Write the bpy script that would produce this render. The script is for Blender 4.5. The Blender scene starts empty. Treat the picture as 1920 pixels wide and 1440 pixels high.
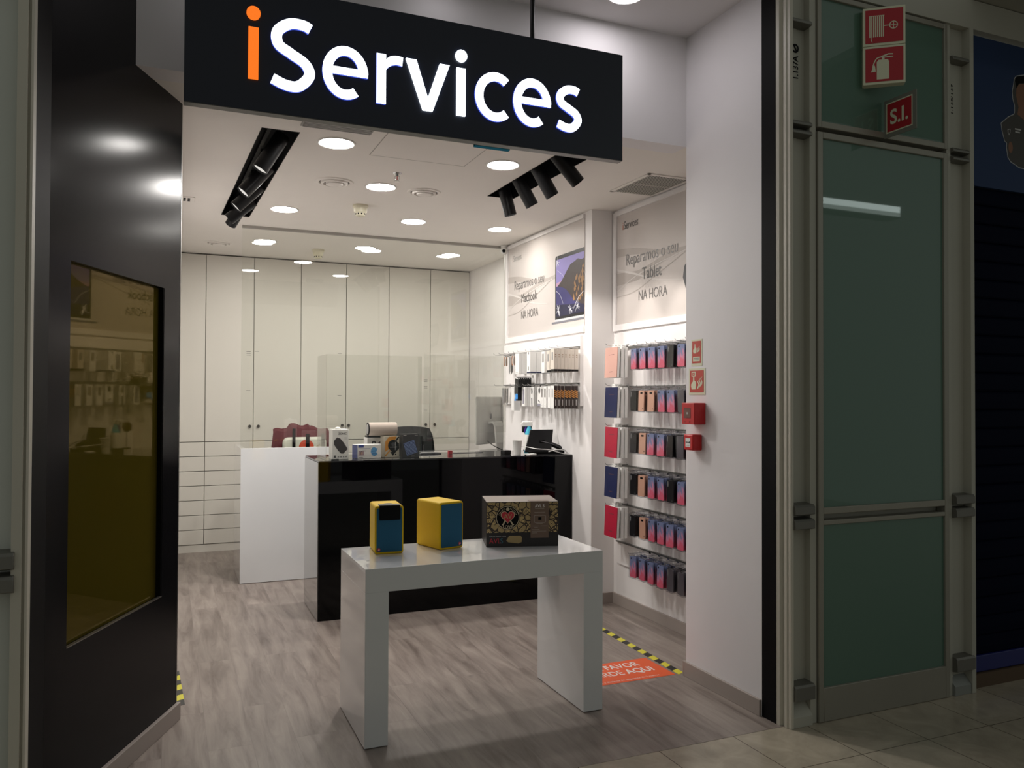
import bpy, bmesh, math, random
from mathutils import Vector, Matrix
random.seed(7)
S = bpy.context.scene
COL = S.collection
R = math.radians

# ------------------------------------------------------------------ camera
cam_d = bpy.data.cameras.new('camera'); cam = bpy.data.objects.new('camera', cam_d); COL.objects.link(cam)
S.camera = cam
cam_d.sensor_fit = 'HORIZONTAL'; cam_d.sensor_width = 36.0
cam_d.lens = 1518.99 / 1920 * 36.0
cam_d.clip_start = 0.05
def cam_matrix(yaw, pitch, roll, loc):
    a, b, c = R(yaw), R(pitch), R(roll)
    f = Vector((-math.sin(a) * math.cos(b), math.cos(a) * math.cos(b), math.sin(b)))
    r = Vector((math.cos(a), math.sin(a), 0)); u = r.cross(f)
    r2 = r * math.cos(c) + u * math.sin(c); u2 = -r * math.sin(c) + u * math.cos(c)
    m = Matrix((r2, u2, -f)).transposed().to_4x4(); m.translation = loc
    return m
cam.matrix_world = cam_matrix(-23.1524, 0.8761, 0.2325, (0, 0, 1.5))

# ------------------------------------------------------------------ world, exposure
S.view_settings.view_transform = 'Standard'; S.view_settings.look = 'None'
S.view_settings.gamma = 1.0; S.view_settings.use_curve_mapping = False
S.view_settings.exposure = 0.0
DOWNLIGHT = 255.0          # radiance of the shop ceiling lamps
SPOT_W = 26.0            # track spotlights on the product wall
FRONTLIGHT = 50.0        # the pair nearest the entrance
BACKLIGHT = 56.0         # the lamps behind the partition and the one by the posters
SOFFIT = 5.0             # lamps in the entrance soffit
w = bpy.data.worlds.new('world'); S.world = w; w.use_nodes = True
w.node_tree.nodes['Background'].inputs[0].default_value = (0.97, 1.0, 0.92, 1)
w.node_tree.nodes['Background'].inputs[1].default_value = 0.18

# ------------------------------------------------------------------ materials
MATS = {}
def mat(name, col, rough=0.5, metal=0.0, emit=None, es=0.0, spec=0.5, coat=0.0, coat_rough=0.03, var=0.0, bump=0.0, bscale=40.0, vscale=6.0):
    if name in MATS: return MATS[name]
    m = bpy.data.materials.new(name); m.use_nodes = True
    nt = m.node_tree; b = nt.nodes['Principled BSDF']
    b.inputs['Base Color'].default_value = (*col, 1); b.inputs['Roughness'].default_value = rough
    b.inputs['Metallic'].default_value = metal; b.inputs['Specular IOR Level'].default_value = spec
    b.inputs['Coat Weight'].default_value = coat; b.inputs['Coat Roughness'].default_value = coat_rough
    if emit: b.inputs['Emission Color'].default_value = (*emit, 1); b.inputs['Emission Strength'].default_value = es
    if var > 0 or bump > 0:
        tc = nt.nodes.new('ShaderNodeTexCoord')
        n = nt.nodes.new('ShaderNodeTexNoise'); n.inputs['Scale'].default_value = vscale; n.inputs['Detail'].default_value = 4
        nt.links.new(tc.outputs['Object'], n.inputs['Vector'])
        if var > 0:
            mp = nt.nodes.new('ShaderNodeMapRange'); mp.inputs['To Min'].default_value = 1 - var; mp.inputs['To Max'].default_value = 1 + var
            nt.links.new(n.outputs['Fac'], mp.inputs['Value'])
            mx = nt.nodes.new('ShaderNodeVectorMath'); mx.operation = 'SCALE'; mx.inputs[0].default_value = col
            nt.links.new(mp.outputs['Result'], mx.inputs['Scale']); nt.links.new(mx.outputs['Vector'], b.inputs['Base Color'])
        if bump > 0:
            n2 = nt.nodes.new('ShaderNodeTexNoise'); n2.inputs['Scale'].default_value = bscale; n2.inputs['Detail'].default_value = 3
            nt.links.new(tc.outputs['Object'], n2.inputs['Vector'])
            bp = nt.nodes.new('ShaderNodeBump'); bp.inputs['Strength'].default_value = bump; bp.inputs['Distance'].default_value = 0.002
            nt.links.new(n2.outputs['Fac'], bp.inputs['Height']); nt.links.new(bp.outputs['Normal'], b.inputs['Normal'])
    MATS[name] = m
    return m

def emat(name, col, strength):
    m = bpy.data.materials.new(name); m.use_nodes = True; nt = m.node_tree; nt.nodes.clear()
    e = nt.nodes.new('ShaderNodeEmission'); e.inputs[0].default_value = (*col, 1); e.inputs[1].default_value = strength
    o = nt.nodes.new('ShaderNodeOutputMaterial'); nt.links.new(e.outputs[0], o.inputs[0]); MATS[name] = m
    return m

def glassmat(name, tint, refl=1.0, ior=1.5, rough=0.0):
    m = bpy.data.materials.new(name); m.use_nodes = True; nt = m.node_tree; nt.nodes.clear()
    t = nt.nodes.new('ShaderNodeBsdfTransparent'); t.inputs[0].default_value = (*tint, 1)
    g = nt.nodes.new('ShaderNodeBsdfGlossy'); g.inputs['Roughness'].default_value = rough; g.inputs[0].default_value = (refl, refl, refl, 1)
    fr = nt.nodes.new('ShaderNodeFresnel'); fr.inputs[0].default_value = ior
    # the fresnel node flips the ior on back faces; keep it the same on both sides of the pane
    geo = nt.nodes.new('ShaderNodeNewGeometry'); mt = nt.nodes.new('ShaderNodeMath'); mt.operation = 'MULTIPLY_ADD'
    mt.inputs[1].default_value = 1 / ior - ior; mt.inputs[2].default_value = ior
    nt.links.new(geo.outputs['Backfacing'], mt.inputs[0]); nt.links.new(mt.outputs[0], fr.inputs[0])
    mx = nt.nodes.new('ShaderNodeMixShader'); o = nt.nodes.new('ShaderNodeOutputMaterial')
    nt.links.new(fr.outputs[0], mx.inputs[0]); nt.links.new(t.outputs[0], mx.inputs[1]); nt.links.new(g.outputs[0], mx.inputs[2])
    nt.links.new(mx.outputs[0], o.inputs[0]); MATS[name] = m
    return m

WALL = mat('white_wall_paint', (.83, .80, .79), .6, var=.02, bump=.05)
JAMB = mat('jamb_paint', (.80, .775, .79), .55, var=.02, bump=.05)
CEIL = mat('ceiling_paint', (.84, .80, .755), .8, var=.015)
CAB = mat('cabinet_laminate', (.72, .69, .63), .45, spec=.35)
CABIN = mat('cabinet_carcass', (.30, .28, .25), .7)  # mid-dark tone puts the shade of the door gaps into the carcass colour
GLOSSW = mat('white_gloss_lacquer', (.74, .75, .76), .12, coat=1.0, coat_rough=.02)
BLACKG = mat('black_glass', (.0015, .0015, .002), .03, spec=.22)
BLACKP = mat('black_panel_laminate', (.008, .008, .009), .19, spec=.10)
SIGNB = mat('black_sign_face', (.011, .014, .028), .35, spec=.4)
ALU = mat('aluminium', (.30, .29, .275), .3, metal=.9)
DSTEEL = mat('dull_steel', (.19, .185, .165), .45, metal=.6, var=.05)
CHROME = mat('chrome_wire', (.55, .55, .55), .2, metal=1.0)
BLACK = mat('matt_black', (.005, .005, .0055), .6, spec=.10)
BLACKS = mat('satin_black', (.009, .009, .010), .38, spec=.25)
BASEB = mat('grey_skirting', (.36, .31, .28), .5)
BEIGE = mat('beige_metal', (.56, .53, .45), .45, var=.04)
GREYM = mat('grey_beige_cladding', (.42, .41, .35), .55, var=.06, vscale=2)
WHITE = mat('white_plastic', (.78, .77, .74), .35)
CREAM = mat('cream_plastic', (.72, .68, .52), .4)
PAPER = mat('white_card', (.8, .79, .77), .5)
RED = mat('alarm_red', (.55, .012, .015), .35)
REDS = mat('fire_sign_red', (.52, .05, .03), .5)
REDD = mat('dark_fire_sign_red', (.42, .012, .022), .45)
PHOS = mat('photoluminescent_cream', (.70, .70, .52), .5)
YEL = mat('yellow_leatherette', (.72, .47, .008), .55, spec=.2, bump=.2, bscale=300)
BLUEC = mat('blue_grille_cloth', (.012, .10, .19), .85, bump=.4, bscale=500)
GREY = mat('mid_grey_print', (.25, .25, .25), .5)
DGREY = mat('dark_grey', (.05, .05, .055), .5)
LGREY = mat('light_grey_print', (.5, .49, .48), .5)
ORANGE = mat('orange_sticker', (.80, .12, .035), .45)
YTAPE = mat('yellow_tape', (.72, .66, .05), .4)
BTAPE = mat('black_tape', (.02, .02, .02), .4)
WPRINT = mat('white_print', (.8, .75, .72), .5)
NAVY = mat('navy_leatherette', (.012, .018, .07), .45, bump=.2, bscale=300)
REDC = mat('red_leatherette', (.42, .012, .04), .45, bump=.2, bscale=300)
ROSE = mat('rose_gold_leatherette', (.62, .36, .30), .45, bump=.2, bscale=300)
ROSEP = mat('rose_gold_plastic', (.66, .38, .27), .3)
BLKP = mat('black_case_plastic', (.016, .015, .016), .3)
LAMPW = emat('downlight_diffuser', (1, .965, .92), DOWNLIGHT)
LAMPF = emat('front_downlight_diffuser', (1, .965, .92), FRONTLIGHT)
LAMPB = emat('rear_downlight_diffuser', (1, .965, .90), BACKLIGHT)
LAMPR = emat('bright_soffit_diffuser', (1, .95, .97), SOFFIT * 7.5)
LAMPS = emat('soffit_diffuser', (1, .95, .97), SOFFIT)
SIGNW = emat('lit_letter_white', (.86, .93, 1.0), 2.6)
SIGNO = emat('lit_letter_orange', (1.0, .20, .02), 1.0)
SIGNG = emat('lit_side_glow', (.10, .16, .9), .9)
LENS = emat('spot_lens', (1, .95, .88), .75)
LENSON = emat('spot_lens_bright', (1, .95, .88), 3.0)
EXITG = emat('exit_sign_edge', (.04, .22, .30), .22)
EXITB = emat('exit_sign_face', (.0, .05, .045), .2)
GLASS = glassmat('partition_glass', (.975, .98, .965), 1.0, 1.5)
ACRYL = glassmat('acrylic_sheet', (.965, .967, .955), .9, 1.45)
CLEAR = glassmat('clear_blister', (.88, .88, .89), .7, 1.4, .12)
GOLDG = glassmat('gold_window_glass', (.55, .50, .35), 1.0, 2.1)

def amber_mat():
    m = bpy.data.materials.new('amber_film_glass'); m.use_nodes = True; nt = m.node_tree; nt.nodes.clear(); L = nt.links.new
    d = nt.nodes.new('ShaderNodeBsdfDiffuse'); d.inputs[0].default_value = (.085, .066, .008, 1)
    g = nt.nodes.new('ShaderNodeBsdfGlossy'); g.inputs[0].default_value = (.36, .28, .16, 1); g.inputs['Roughness'].default_value = .025
    lw = nt.nodes.new('ShaderNodeFresnel'); lw.inputs[0].default_value = 2.1
    mx = nt.nodes.new('ShaderNodeMixShader'); o = nt.nodes.new('ShaderNodeOutputMaterial')
    L(lw.outputs[0], mx.inputs[0]); L(d.outputs[0], mx.inputs[1]); L(g.outputs[0], mx.inputs[2]); L(mx.outputs[0], o.inputs[0])
    return m
def floor_mat():
    m = bpy.data.materials.new('oak_vinyl_planks'); m.use_nodes = True; nt = m.node_tree; b = nt.nodes['Principled BSDF']; L = nt.links.new
    tc = nt.nodes.new('ShaderNodeTexCoord'); mp = nt.nodes.new('ShaderNodeMapping'); mp.inputs['Rotation'].default_value = (0, 0, R(90))
    L(tc.outputs['Object'], mp.inputs['Vector'])
    br = nt.nodes.new('ShaderNodeTexBrick'); br.inputs['Scale'].default_value = 1.0; br.offset = .37
    br.inputs['Brick Width'].default_value = 1.22; br.inputs['Row Height'].default_value = .18; br.inputs['Mortar Size'].default_value = .0012
    br.inputs['Color1'].default_value = (.30, .30, .30, 1); br.inputs['Color2'].default_value = (.75, .75, .75, 1); br.inputs['Mortar'].default_value = (.0, .0, .0, 1)
    L(mp.outputs[0], br.inputs['Vector'])
    # per plank offset of the grain
    sc = nt.nodes.new('ShaderNodeMapping'); sc.inputs['Scale'].default_value = (9, 1.1, 1); L(tc.outputs['Object'], sc.inputs['Vector'])
    ad = nt.nodes.new('ShaderNodeVectorMath'); ad.operation = 'ADD'; L(sc.outputs[0], ad.inputs[0])
    ms = nt.nodes.new('ShaderNodeVectorMath'); ms.operation = 'SCALE'; ms.inputs['Scale'].default_value = 7.0
    L(br.outputs['Color'], ms.inputs[0]); L(ms.outputs[0], ad.inputs[1])
    n = nt.nodes.new('ShaderNodeTexNoise'); n.inputs['Scale'].default_value = 1.6; n.inputs['Detail'].default_value = 8; n.inputs['Roughness'].default_value = .62; n.inputs['Distortion'].default_value = .7
    L(ad.outputs[0], n.inputs['Vector'])
    n2 = nt.nodes.new('ShaderNodeTexNoise'); n2.inputs['Scale'].default_value = 3.5; n2.inputs['Detail'].default_value = 3; L(tc.outputs['Object'], n2.inputs['Vector'])
    cr = nt.nodes.new('ShaderNodeValToRGB'); e = cr.color_ramp.elements
    e[0].position = .30; e[0].color = (.15, .118, .102, 1); e[1].position = .70; e[1].color = (.345, .295, .26, 1)
    x = cr.color_ramp.elements.new(.5); x.color = (.26, .217, .192, 1)
    L(n.outputs['Fac'], cr.inputs[0])
    m1 = nt.nodes.new('ShaderNodeMapRange'); m1.inputs['To Min'].default_value = .86; m1.inputs['To Max'].default_value = 1.1; L(br.outputs['Color'], m1.inputs['Value'])
    m2 = nt.nodes.new('ShaderNodeMapRange'); m2.inputs['From Min'].default_value = .3; m2.inputs['From Max'].default_value = .7; m2.inputs['To Min'].default_value = .93; m2.inputs['To Max'].default_value = 1.07; L(n2.outputs['Fac'], m2.inputs['Value'])
    mu = nt.nodes.new('ShaderNodeMath'); mu.operation = 'MULTIPLY'; L(m1.outputs[0], mu.inputs[0]); L(m2.outputs[0], mu.inputs[1])
    sv = nt.nodes.new('ShaderNodeVectorMath'); sv.operation = 'SCALE'; L(cr.outputs[0], sv.inputs[0]); L(mu.outputs[0], sv.inputs['Scale'])
    L(sv.outputs[0], b.inputs['Base Color'])
    b.inputs['Roughness'].default_value = .38
    bp = nt.nodes.new('ShaderNodeBump'); bp.inputs['Strength'].default_value = .25; bp.inputs['Distance'].default_value = .002
    L(n.outputs['Fac'], bp.inputs['Height']); L(bp.outputs[0], b.inputs['Normal'])
    return m
def tile_mat():
    m = bpy.data.materials.new('mall_marble_tiles'); m.use_nodes = True; nt = m.node_tree; b = nt.nodes['Principled BSDF']; L = nt.links.new
    tc = nt.nodes.new('ShaderNodeTexCoord'); mp = nt.nodes.new('ShaderNodeMapping'); mp.inputs['Location'].default_value = (-1.938, -2.575, 0)
    L(tc.outputs['Object'], mp.inputs['Vector'])
    br = nt.nodes.new('ShaderNodeTexBrick'); br.inputs['Scale'].default_value = 1.0; br.offset = 0
    br.inputs['Brick Width'].default_value = .387; br.inputs['Row Height'].default_value = .387; br.inputs['Mortar Size'].default_value = .0022
    br.inputs['Color1'].default_value = (.40, .35, .27, 1); br.inputs['Color2'].default_value = (.47, .41, .32, 1); br.inputs['Mortar'].default_value = (.10, .075, .05, 1)
    L(mp.outputs[0], br.inputs['Vector'])
    n = nt.nodes.new('ShaderNodeTexNoise'); n.inputs['Scale'].default_value = 6; n.inputs['Detail'].default_value = 7; n.inputs['Roughness'].default_value = .65; n.inputs['Distortion'].default_value = 1.2
    L(tc.outputs['Object'], n.inputs['Vector'])
    m1 = nt.nodes.new('ShaderNodeMapRange'); m1.inputs['From Min'].default_value = .3; m1.inputs['From Max'].default_value = .7; m1.inputs['To Min'].default_value = .82; m1.inputs['To Max'].default_value = 1.15; L(n.outputs['Fac'], m1.inputs['Value'])
    sv = nt.nodes.new('ShaderNodeVectorMath'); sv.operation = 'SCALE'; L(br.outputs['Color'], sv.inputs[0]); L(m1.outputs[0], sv.inputs['Scale'])
    L(sv.outputs[0], b.inputs['Base Color']); b.inputs['Roughness'].default_value = .22
    return m
def pink_mat():
    m = bpy.data.materials.new('pink_blue_phone_print'); m.use_nodes = True; nt = m.node_tree; b = nt.nodes['Principled BSDF']; L = nt.links.new
    tc = nt.nodes.new('ShaderNodeTexCoord'); sx = nt.nodes.new('ShaderNodeSeparateXYZ'); L(tc.outputs['Object'], sx.inputs[0])
    mp = nt.nodes.new('ShaderNodeMapping'); mp.inputs['Scale'].default_value = (1, 1.0, .5); mp.inputs['Rotation'].default_value = (R(35), 0, 0); L(tc.outputs['Object'], mp.inputs['Vector'])
    n = nt.nodes.new('ShaderNodeTexNoise'); n.inputs['Scale'].default_value = 26; n.inputs['Detail'].default_value = 3; n.inputs['Distortion'].default_value = 1.5; L(mp.outputs[0], n.inputs['Vector'])
    a = nt.nodes.new('ShaderNodeMath'); a.operation = 'MULTIPLY_ADD'; a.inputs[1].default_value = -6.0; L(sx.outputs['Z'], a.inputs[0]); L(n.outputs['Fac'], a.inputs[2])
    cr = nt.nodes.new('ShaderNodeValToRGB'); cr.color_ramp.elements[0].position = .70; cr.color_ramp.elements[0].color = (.20, .24, .40, 1)
    cr.color_ramp.elements[1].position = 1.35 - .0; cr.color_ramp.elements[1].position = 1.0; cr.color_ramp.elements[1].color = (.70, .13, .20, 1)
    e = cr.color_ramp.elements.new(.77); e.color = (.36, .24, .38, 1); e = cr.color_ramp.elements.new(.86); e.color = (.62, .26, .38, 1)
    # object z runs from 0 at the hook down to -.16, so -6z spans 0 .. 1
    a2 = nt.nodes.new('ShaderNodeMath'); a2.operation = 'MULTIPLY'; a2.inputs[1].default_value = .68; L(a.outputs[0], a2.inputs[0])
    a3 = nt.nodes.new('ShaderNodeMath'); a3.operation = 'ADD'; a3.inputs[1].default_value = .12; L(a2.outputs[0], a3.inputs[0])
    L(a3.outputs[0], cr.inputs[0]); L(cr.outputs[0], b.inputs['Base Color']); b.inputs['Roughness'].default_value = .25
    return m
def doodle_mat():
    m = bpy.data.materials.new('doodle_carton_print'); m.use_nodes = True; nt = m.node_tree; b = nt.nodes['Principled BSDF']; L = nt.links.new
    tc = nt.nodes.new('ShaderNodeTexCoord')
    v = nt.nodes.new('ShaderNodeTexVoronoi'); v.feature = 'DISTANCE_TO_EDGE'; v.inputs['Scale'].default_value = 32; L(tc.outputs['Object'], v.inputs['Vector'])
    v2 = nt.nodes.new('ShaderNodeTexVoronoi'); v2.inputs['Scale'].default_value = 32; L(tc.outputs['Object'], v2.inputs['Vector'])
    w_ = nt.nodes.new('ShaderNodeMath'); w_.operation = 'MULTIPLY'; w_.inputs[1].default_value = 62; L(v2.outputs['Distance'], w_.inputs[0])
    si = nt.nodes.new('ShaderNodeMath'); si.operation = 'SINE'; L(w_.outputs[0], si.inputs[0])
    g1 = nt.nodes.new('ShaderNodeMath'); g1.operation = 'GREATER_THAN'; g1.inputs[1].default_value = -.55; L(si.outputs[0], g1.inputs[0])
    g2 = nt.nodes.new('ShaderNodeMath'); g2.operation = 'GREATER_THAN'; g2.inputs[1].default_value = .07; L(v.outputs['Distance'], g2.inputs[0])
    mu = nt.nodes.new('ShaderNodeMath'); mu.operation = 'MULTIPLY'; L(g1.outputs[0], mu.inputs[0]); L(g2.outputs[0], mu.inputs[1])
    mx = nt.nodes.new('ShaderNodeMix'); mx.data_type = 'RGBA'; mx.inputs['A'].default_value = (.03, .015, .01, 1); mx.inputs['B'].default_value = (.60, .43, .19, 1)
    L(mu.outputs[0], mx.inputs['Factor']); L(mx.outputs['Result'], b.inputs['Base Color']); b.inputs['Roughness'].default_value = .45
    return m
FLOORM, TILEM, PINK, DOODLE = floor_mat(), tile_mat(), pink_mat(), doodle_mat()

# ------------------------------------------------------------------ mesh helpers
class Frame:
    def __init__(s, O, U, V, N): s.O, s.U, s.V, s.N = Vector(O), Vector(U), Vector(V), Vector(N)
    def p(s, u, v, n=0): return s.O + s.U * u + s.V * v + s.N * n
class MB:
    def __init__(s): s.v = []; s.f = []; s.mi = []; s.mats = []; s.cur = 0
    def m(s, material):
        if material not in s.mats: s.mats.append(material)
        s.cur = s.mats.index(material); return s
    def add(s, vs, fs):
        k = len(s.v); s.v += [tuple(x) for x in vs]
        for f in fs: s.f.append(tuple(i + k for i in f)); s.mi.append(s.cur)
        return s
    def box(s, x0, y0, z0, x1, y1, z1):
        v = [(x, y, z) for z in (z0, z1) for y in (y0, y1) for x in (x0, x1)]
        return s.add(v, [(0, 2, 3, 1), (4, 5, 7, 6), (0, 1, 5, 4), (2, 6, 7, 3), (0, 4, 6, 2), (1, 3, 7, 5)])
    def prism(s, pts, fr, n0, n1):
        k = len(pts); v = [fr.p(a, b, n0) for a, b in pts] + [fr.p(a, b, n1) for a, b in pts]
        return s.add(v, [tuple(range(k))[::-1], tuple(range(k, 2 * k))] + [(i, (i + 1) % k, (i + 1) % k + k, i + k) for i in range(k)])
    def flat(s, pts, fr, n=0):
        return s.add([fr.p(a, b, n) for a, b in pts], [tuple(range(len(pts)))])
    def zprism(s, pts, z0, z1): return s.prism(pts, Frame((0, 0, 0), (1, 0, 0), (0, 1, 0), (0, 0, 1)), z0, z1)
    def cyl(s, p0, p1, r0, r1=None, n=20, caps=True):
        p0, p1 = Vector(p0), Vector(p1); r1 = r0 if r1 is None else r1
        d = (p1 - p0).normalized(); a = d.orthogonal().normalized(); b = d.cross(a)
        v = [p0 + (a * math.cos(t) + b * math.sin(t)) * r0 for t in [2 * math.pi * i / n for i in range(n)]]
        v += [p1 + (a * math.cos(t) + b * math.sin(t)) * r1 for t in [2 * math.pi * i / n for i in range(n)]]
        f = [(i, (i + 1) % n, (i + 1) % n + n, i + n) for i in range(n)]
        if caps: f += [tuple(range(n))[::-1], tuple(range(n, 2 * n))]
        return s.add(v, f)
    def tube(s, pts, r, n=8):
        pts = [Vector(p) for p in pts]; rings = []; a = None
        for i, p in enumerate(pts):
            d = (pts[min(i + 1, len(pts) - 1)] - pts[max(i - 1, 0)]).normalized()
            if a is None: a = d.orthogonal().normalized()
            a = (a - d * a.dot(d)).normalized(); b = d.cross(a)
            rings.append([p + (a * math.cos(2 * math.pi * k / n) + b * math.sin(2 * math.pi * k / n)) * r for k in range(n)])
        v = [q for rg in rings for q in rg]; f = []
        for i in range(len(pts) - 1):
            for k in range(n): f.append((i * n + k, i * n + (k + 1) % n, (i + 1) * n + (k + 1) % n, (i + 1) * n + k))
        f += [tuple(range(n))[::-1], tuple(range((len(pts) - 1) * n, len(pts) * n))]
        return s.add(v, f)
    def lathe(s, prof, c, n=32, axis='z'):
        # prof: (r, h) pairs
        v = []; f = []; c = Vector(c)
        for r, h in prof:
            for k in range(n):
                t = 2 * math.pi * k / n; x, y = r * math.cos(t), r * math.sin(t)
                v.append(c + (Vector((x, y, h)) if axis == 'z' else Vector((h, x, y)) if axis == 'x' else Vector((x, h, y))))
        for i in range(len(prof) - 1):
            for k in range(n): f.append((i * n + k, i * n + (k + 1) % n, (i + 1) * n + (k + 1) % n, (i + 1) * n + k))
        return s.add(v, f)
    def disc(s, fr, c, r, n=0, k=28, ry=None):
        ry = ry or r
        return s.flat([(c[0] + r * math.cos(2 * math.pi * i / k), c[1] + ry * math.sin(2 * math.pi * i / k)) for i in range(k)], fr, n)
    def stroke(s, pts, w, fr, n0, n1=None, sidemat=None):
        # a flat ribbon of width w along a 2-D path
        L, Rr = [], []; P = [Vector((a, b)) for a, b in pts]
        ws = w if isinstance(w, (list, tuple)) else [w] * len(P)
        for i, p in enumerate(P):
            if i == 0: d = P[1] - P[0]
            elif i == len(P) - 1: d = P[-1] - P[-2]
            else: d = (P[i + 1] - P[i]).normalized() + (P[i] - P[i - 1]).normalized()
            d.normalize(); nn = Vector((-d.y, d.x)) * ws[i] / 2
            L.append(p + nn); Rr.append(p - nn)
        k = len(P)
        if n1 is None:
            return s.add([fr.p(q.x, q.y, n0) for q in L + Rr], [(i, i + 1, i + 1 + k, i + k) for i in range(k - 1)])
        c = s.cur
        s.add([fr.p(q.x, q.y, n1) for q in L + Rr], [(i, i + 1, i + 1 + k, i + k) for i in range(k - 1)])
        if sidemat is not None: s.m(sidemat)
        v = [fr.p(q.x, q.y, n1) for q in L + Rr] + [fr.p(q.x, q.y, n0) for q in L + Rr]; f = []
        for i in range(k - 1):
            f.append((i, i + 1, i + 1 + 2 * k, i + 2 * k)); f.append((i + k, i + 1 + k, i + 1 + 3 * k, i + 3 * k))
        f.append((0, k, 3 * k, 2 * k)); f.append((k - 1, 2 * k - 1, 4 * k - 1, 3 * k - 1))
        s.add(v, f); s.cur = c
        return s
    def build(s, name, material=None, parent=None, bevel=0, seg=2, smooth=False, loc=None, rotz=0):
        me = bpy.data.meshes.new(name)
        v = s.v
        if loc is not None: pass
        me.from_pydata(v, [], s.f); 
        if s.mats:
            for x in s.mats: me.materials.append(x)
            me.polygons.foreach_set('material_index', s.mi)
        elif material: me.materials.append(material)
        bm = bmesh.new(); bm.from_mesh(me)
        if s.mats == [] or len(s.mats) == 1: bmesh.ops.recalc_face_normals(bm, faces=bm.faces)
        else: bmesh.ops.recalc_face_normals(bm, faces=bm.faces)
        bm.to_mesh(me); bm.free(); me.update()
        o = bpy.data.objects.new(name, me); COL.objects.link(o)
        if parent: o.parent = parent
        if loc is not None: o.location = loc
        o.rotation_euler.z = rotz
        if bevel:
            b = o.modifiers.new('bevel', 'BEVEL'); b.width = bevel; b.segments = seg; b.limit_method = 'ANGLE'; b.angle_limit = R(40)
        if smooth or bevel:
            for p in me.polygons: p.use_smooth = True
            try: me.set_sharp_from_angle(angle=R(38))
            except Exception: pass
        return o
def tag(o, label=None, cat=None, group=None, kind=None):
    if label: o['label'] = label
    if cat: o['category'] = cat
    if group: o['group'] = group
    if kind: o['kind'] = kind
    return o
def thing(name, label, cat, loc=(0, 0, 0), rotz=0, group=None):
    o = bpy.data.objects.new(name, None); COL.objects.link(o); o.empty_display_size = .05
    o.location = loc; o.rotation_euler = (0, 0, rotz)
    return tag(o, label, cat, group)
def struct(name, mb, material=None, **k): return tag(mb.build(name, material, **k), kind='structure')
def copy_tree(o, parent=None):
    c = o.copy(); COL.objects.link(c); c.parent = parent
    for ch in [x for x in o.children]: copy_tree(ch, c)
    return c
TXT = {}
def text(s, size, fr, name, material, parent=None, align='LEFT', lift=.0006, sx=1.0, bold=0.0, ext=0.0):
    key = (s, align, bold, ext, round(size, 4))
    if key not in TXT:
        cu = bpy.data.curves.new('t', 'FONT'); cu.body = s; cu.size = size; cu.align_x = align; cu.offset = bold * size; cu.extrude = ext; cu.resolution_u = 4
        o = bpy.data.objects.new('t', cu); COL.objects.link(o); bpy.context.view_layer.update()
        dg = bpy.context.evaluated_depsgraph_get(); me = bpy.data.meshes.new_from_object(o.evaluated_get(dg))
        TXT[key] = ([tuple(v.co) for v in me.vertices], [tuple(p.vertices) for p in me.polygons])
        bpy.data.objects.remove(o); bpy.data.curves.remove(cu); bpy.data.meshes.remove(me)
    V, F = TXT[key]; mb = MB(); mb.add([fr.p(x * sx, y, lift + z) for x, y, z in V], F)
    return mb.build(name, material, parent)
def catmull(P, n=8):
    P = [Vector(p) for p in P]; Q = [P[0] * 2 - P[1]] + P + [P[-1] * 2 - P[-2]]; out = []
    for i in range(1, len(Q) - 2):
        a, b, c, d = Q[i - 1:i + 3]
        for k in range(n):
            t = k / n; out.append(.5 * ((2 * b) + (c - a) * t + (2 * a - 5 * b + 4 * c - d) * t * t + (3 * b - a - 3 * c + d) * t ** 3))
    out.append(P[-1]); return [tuple(p) for p in out]
def arc(cx, cy, rx, ry, a0, a1, n=20):
    return [(cx + rx * math.cos(R(a0 + (a1 - a0) * i / n)), cy + ry * math.sin(R(a0 + (a1 - a0) * i / n))) for i in range(n + 1)]
def rrect(x0, y0, x1, y1, r, n=5):
    o = []
    for cx, cy, a in ((x1 - r, y0 + r, -90), (x1 - r, y1 - r, 0), (x0 + r, y1 - r, 90), (x0 + r, y0 + r, 180)):
        o += [(cx + r * math.cos(R(a + 90 * i / n)), cy + r * math.sin(R(a + 90 * i / n))) for i in range(n + 1)]
    return o

# ------------------------------------------------------------------ the setting
ZC, ZS = 2.862, 3.456            # shop ceiling, entrance soffit
struct('floor', MB().box(-1.0, 2.93, -.06, 3.4, 9.0, 0), FLOORM)
struct('floor_mall', MB().box(-5, -5.0, -.06, 9, 2.93, -.001), TILEM)
struct('wall_back', MB().box(-.9, 8.75, 0, 3.4, 8.9, 3.0), WALL)
# ceiling with the two slots for the black lighting troughs
LT = [(.436, 4.27), (.627, 4.27), (.575, 6.46), (.372, 6.46)]
RT = [(2.010, 4.00), (2.212, 4.00), (2.190, 5.115), (1.998, 5.115)]
cb = MB()
def cp(*p): cb.zprism(list(p), ZC, ZC + .03)
Y0, Y1, X0, X1 = 3.80, 8.9, -.9, 3.4
cp((X0, Y0), (X1, Y0), (X1, 4.00), (X0, 4.00)); cp((2.594, 3.666), (X1, 3.666), (X1, Y0), (2.594, Y0))
cp((X0, 4.00), (2.010, 4.00), (2.007, 4.27), (X0, 4.27)); cp((2.212, 4.0), (X1, 4.0), (X1, 4.27), (2.207, 4.27))
cp((X0, 4.27), LT[0], LT[3], (X0, 6.46)); cp(LT[1], (2.007, 4.27), RT[3], (1.998, 6.46), LT[2])
cp((2.207, 4.27), (X1, 4.27), (X1, 5.115), RT[2]); cp(RT[3], (X1, 5.115), (X1, 6.46), (1.998, 6.46))
cp((X0, 6.46), (X1, 6.46), (X1, Y1), (X0, Y1))
struct('ceiling', cb, CEIL)
struct('ceiling_soffit', MB().box(-1.0, 2.9, ZS, 3.2, 3.85, ZS + .06), mat('soffit_paint', (.72, .70, .70), .8))
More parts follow.
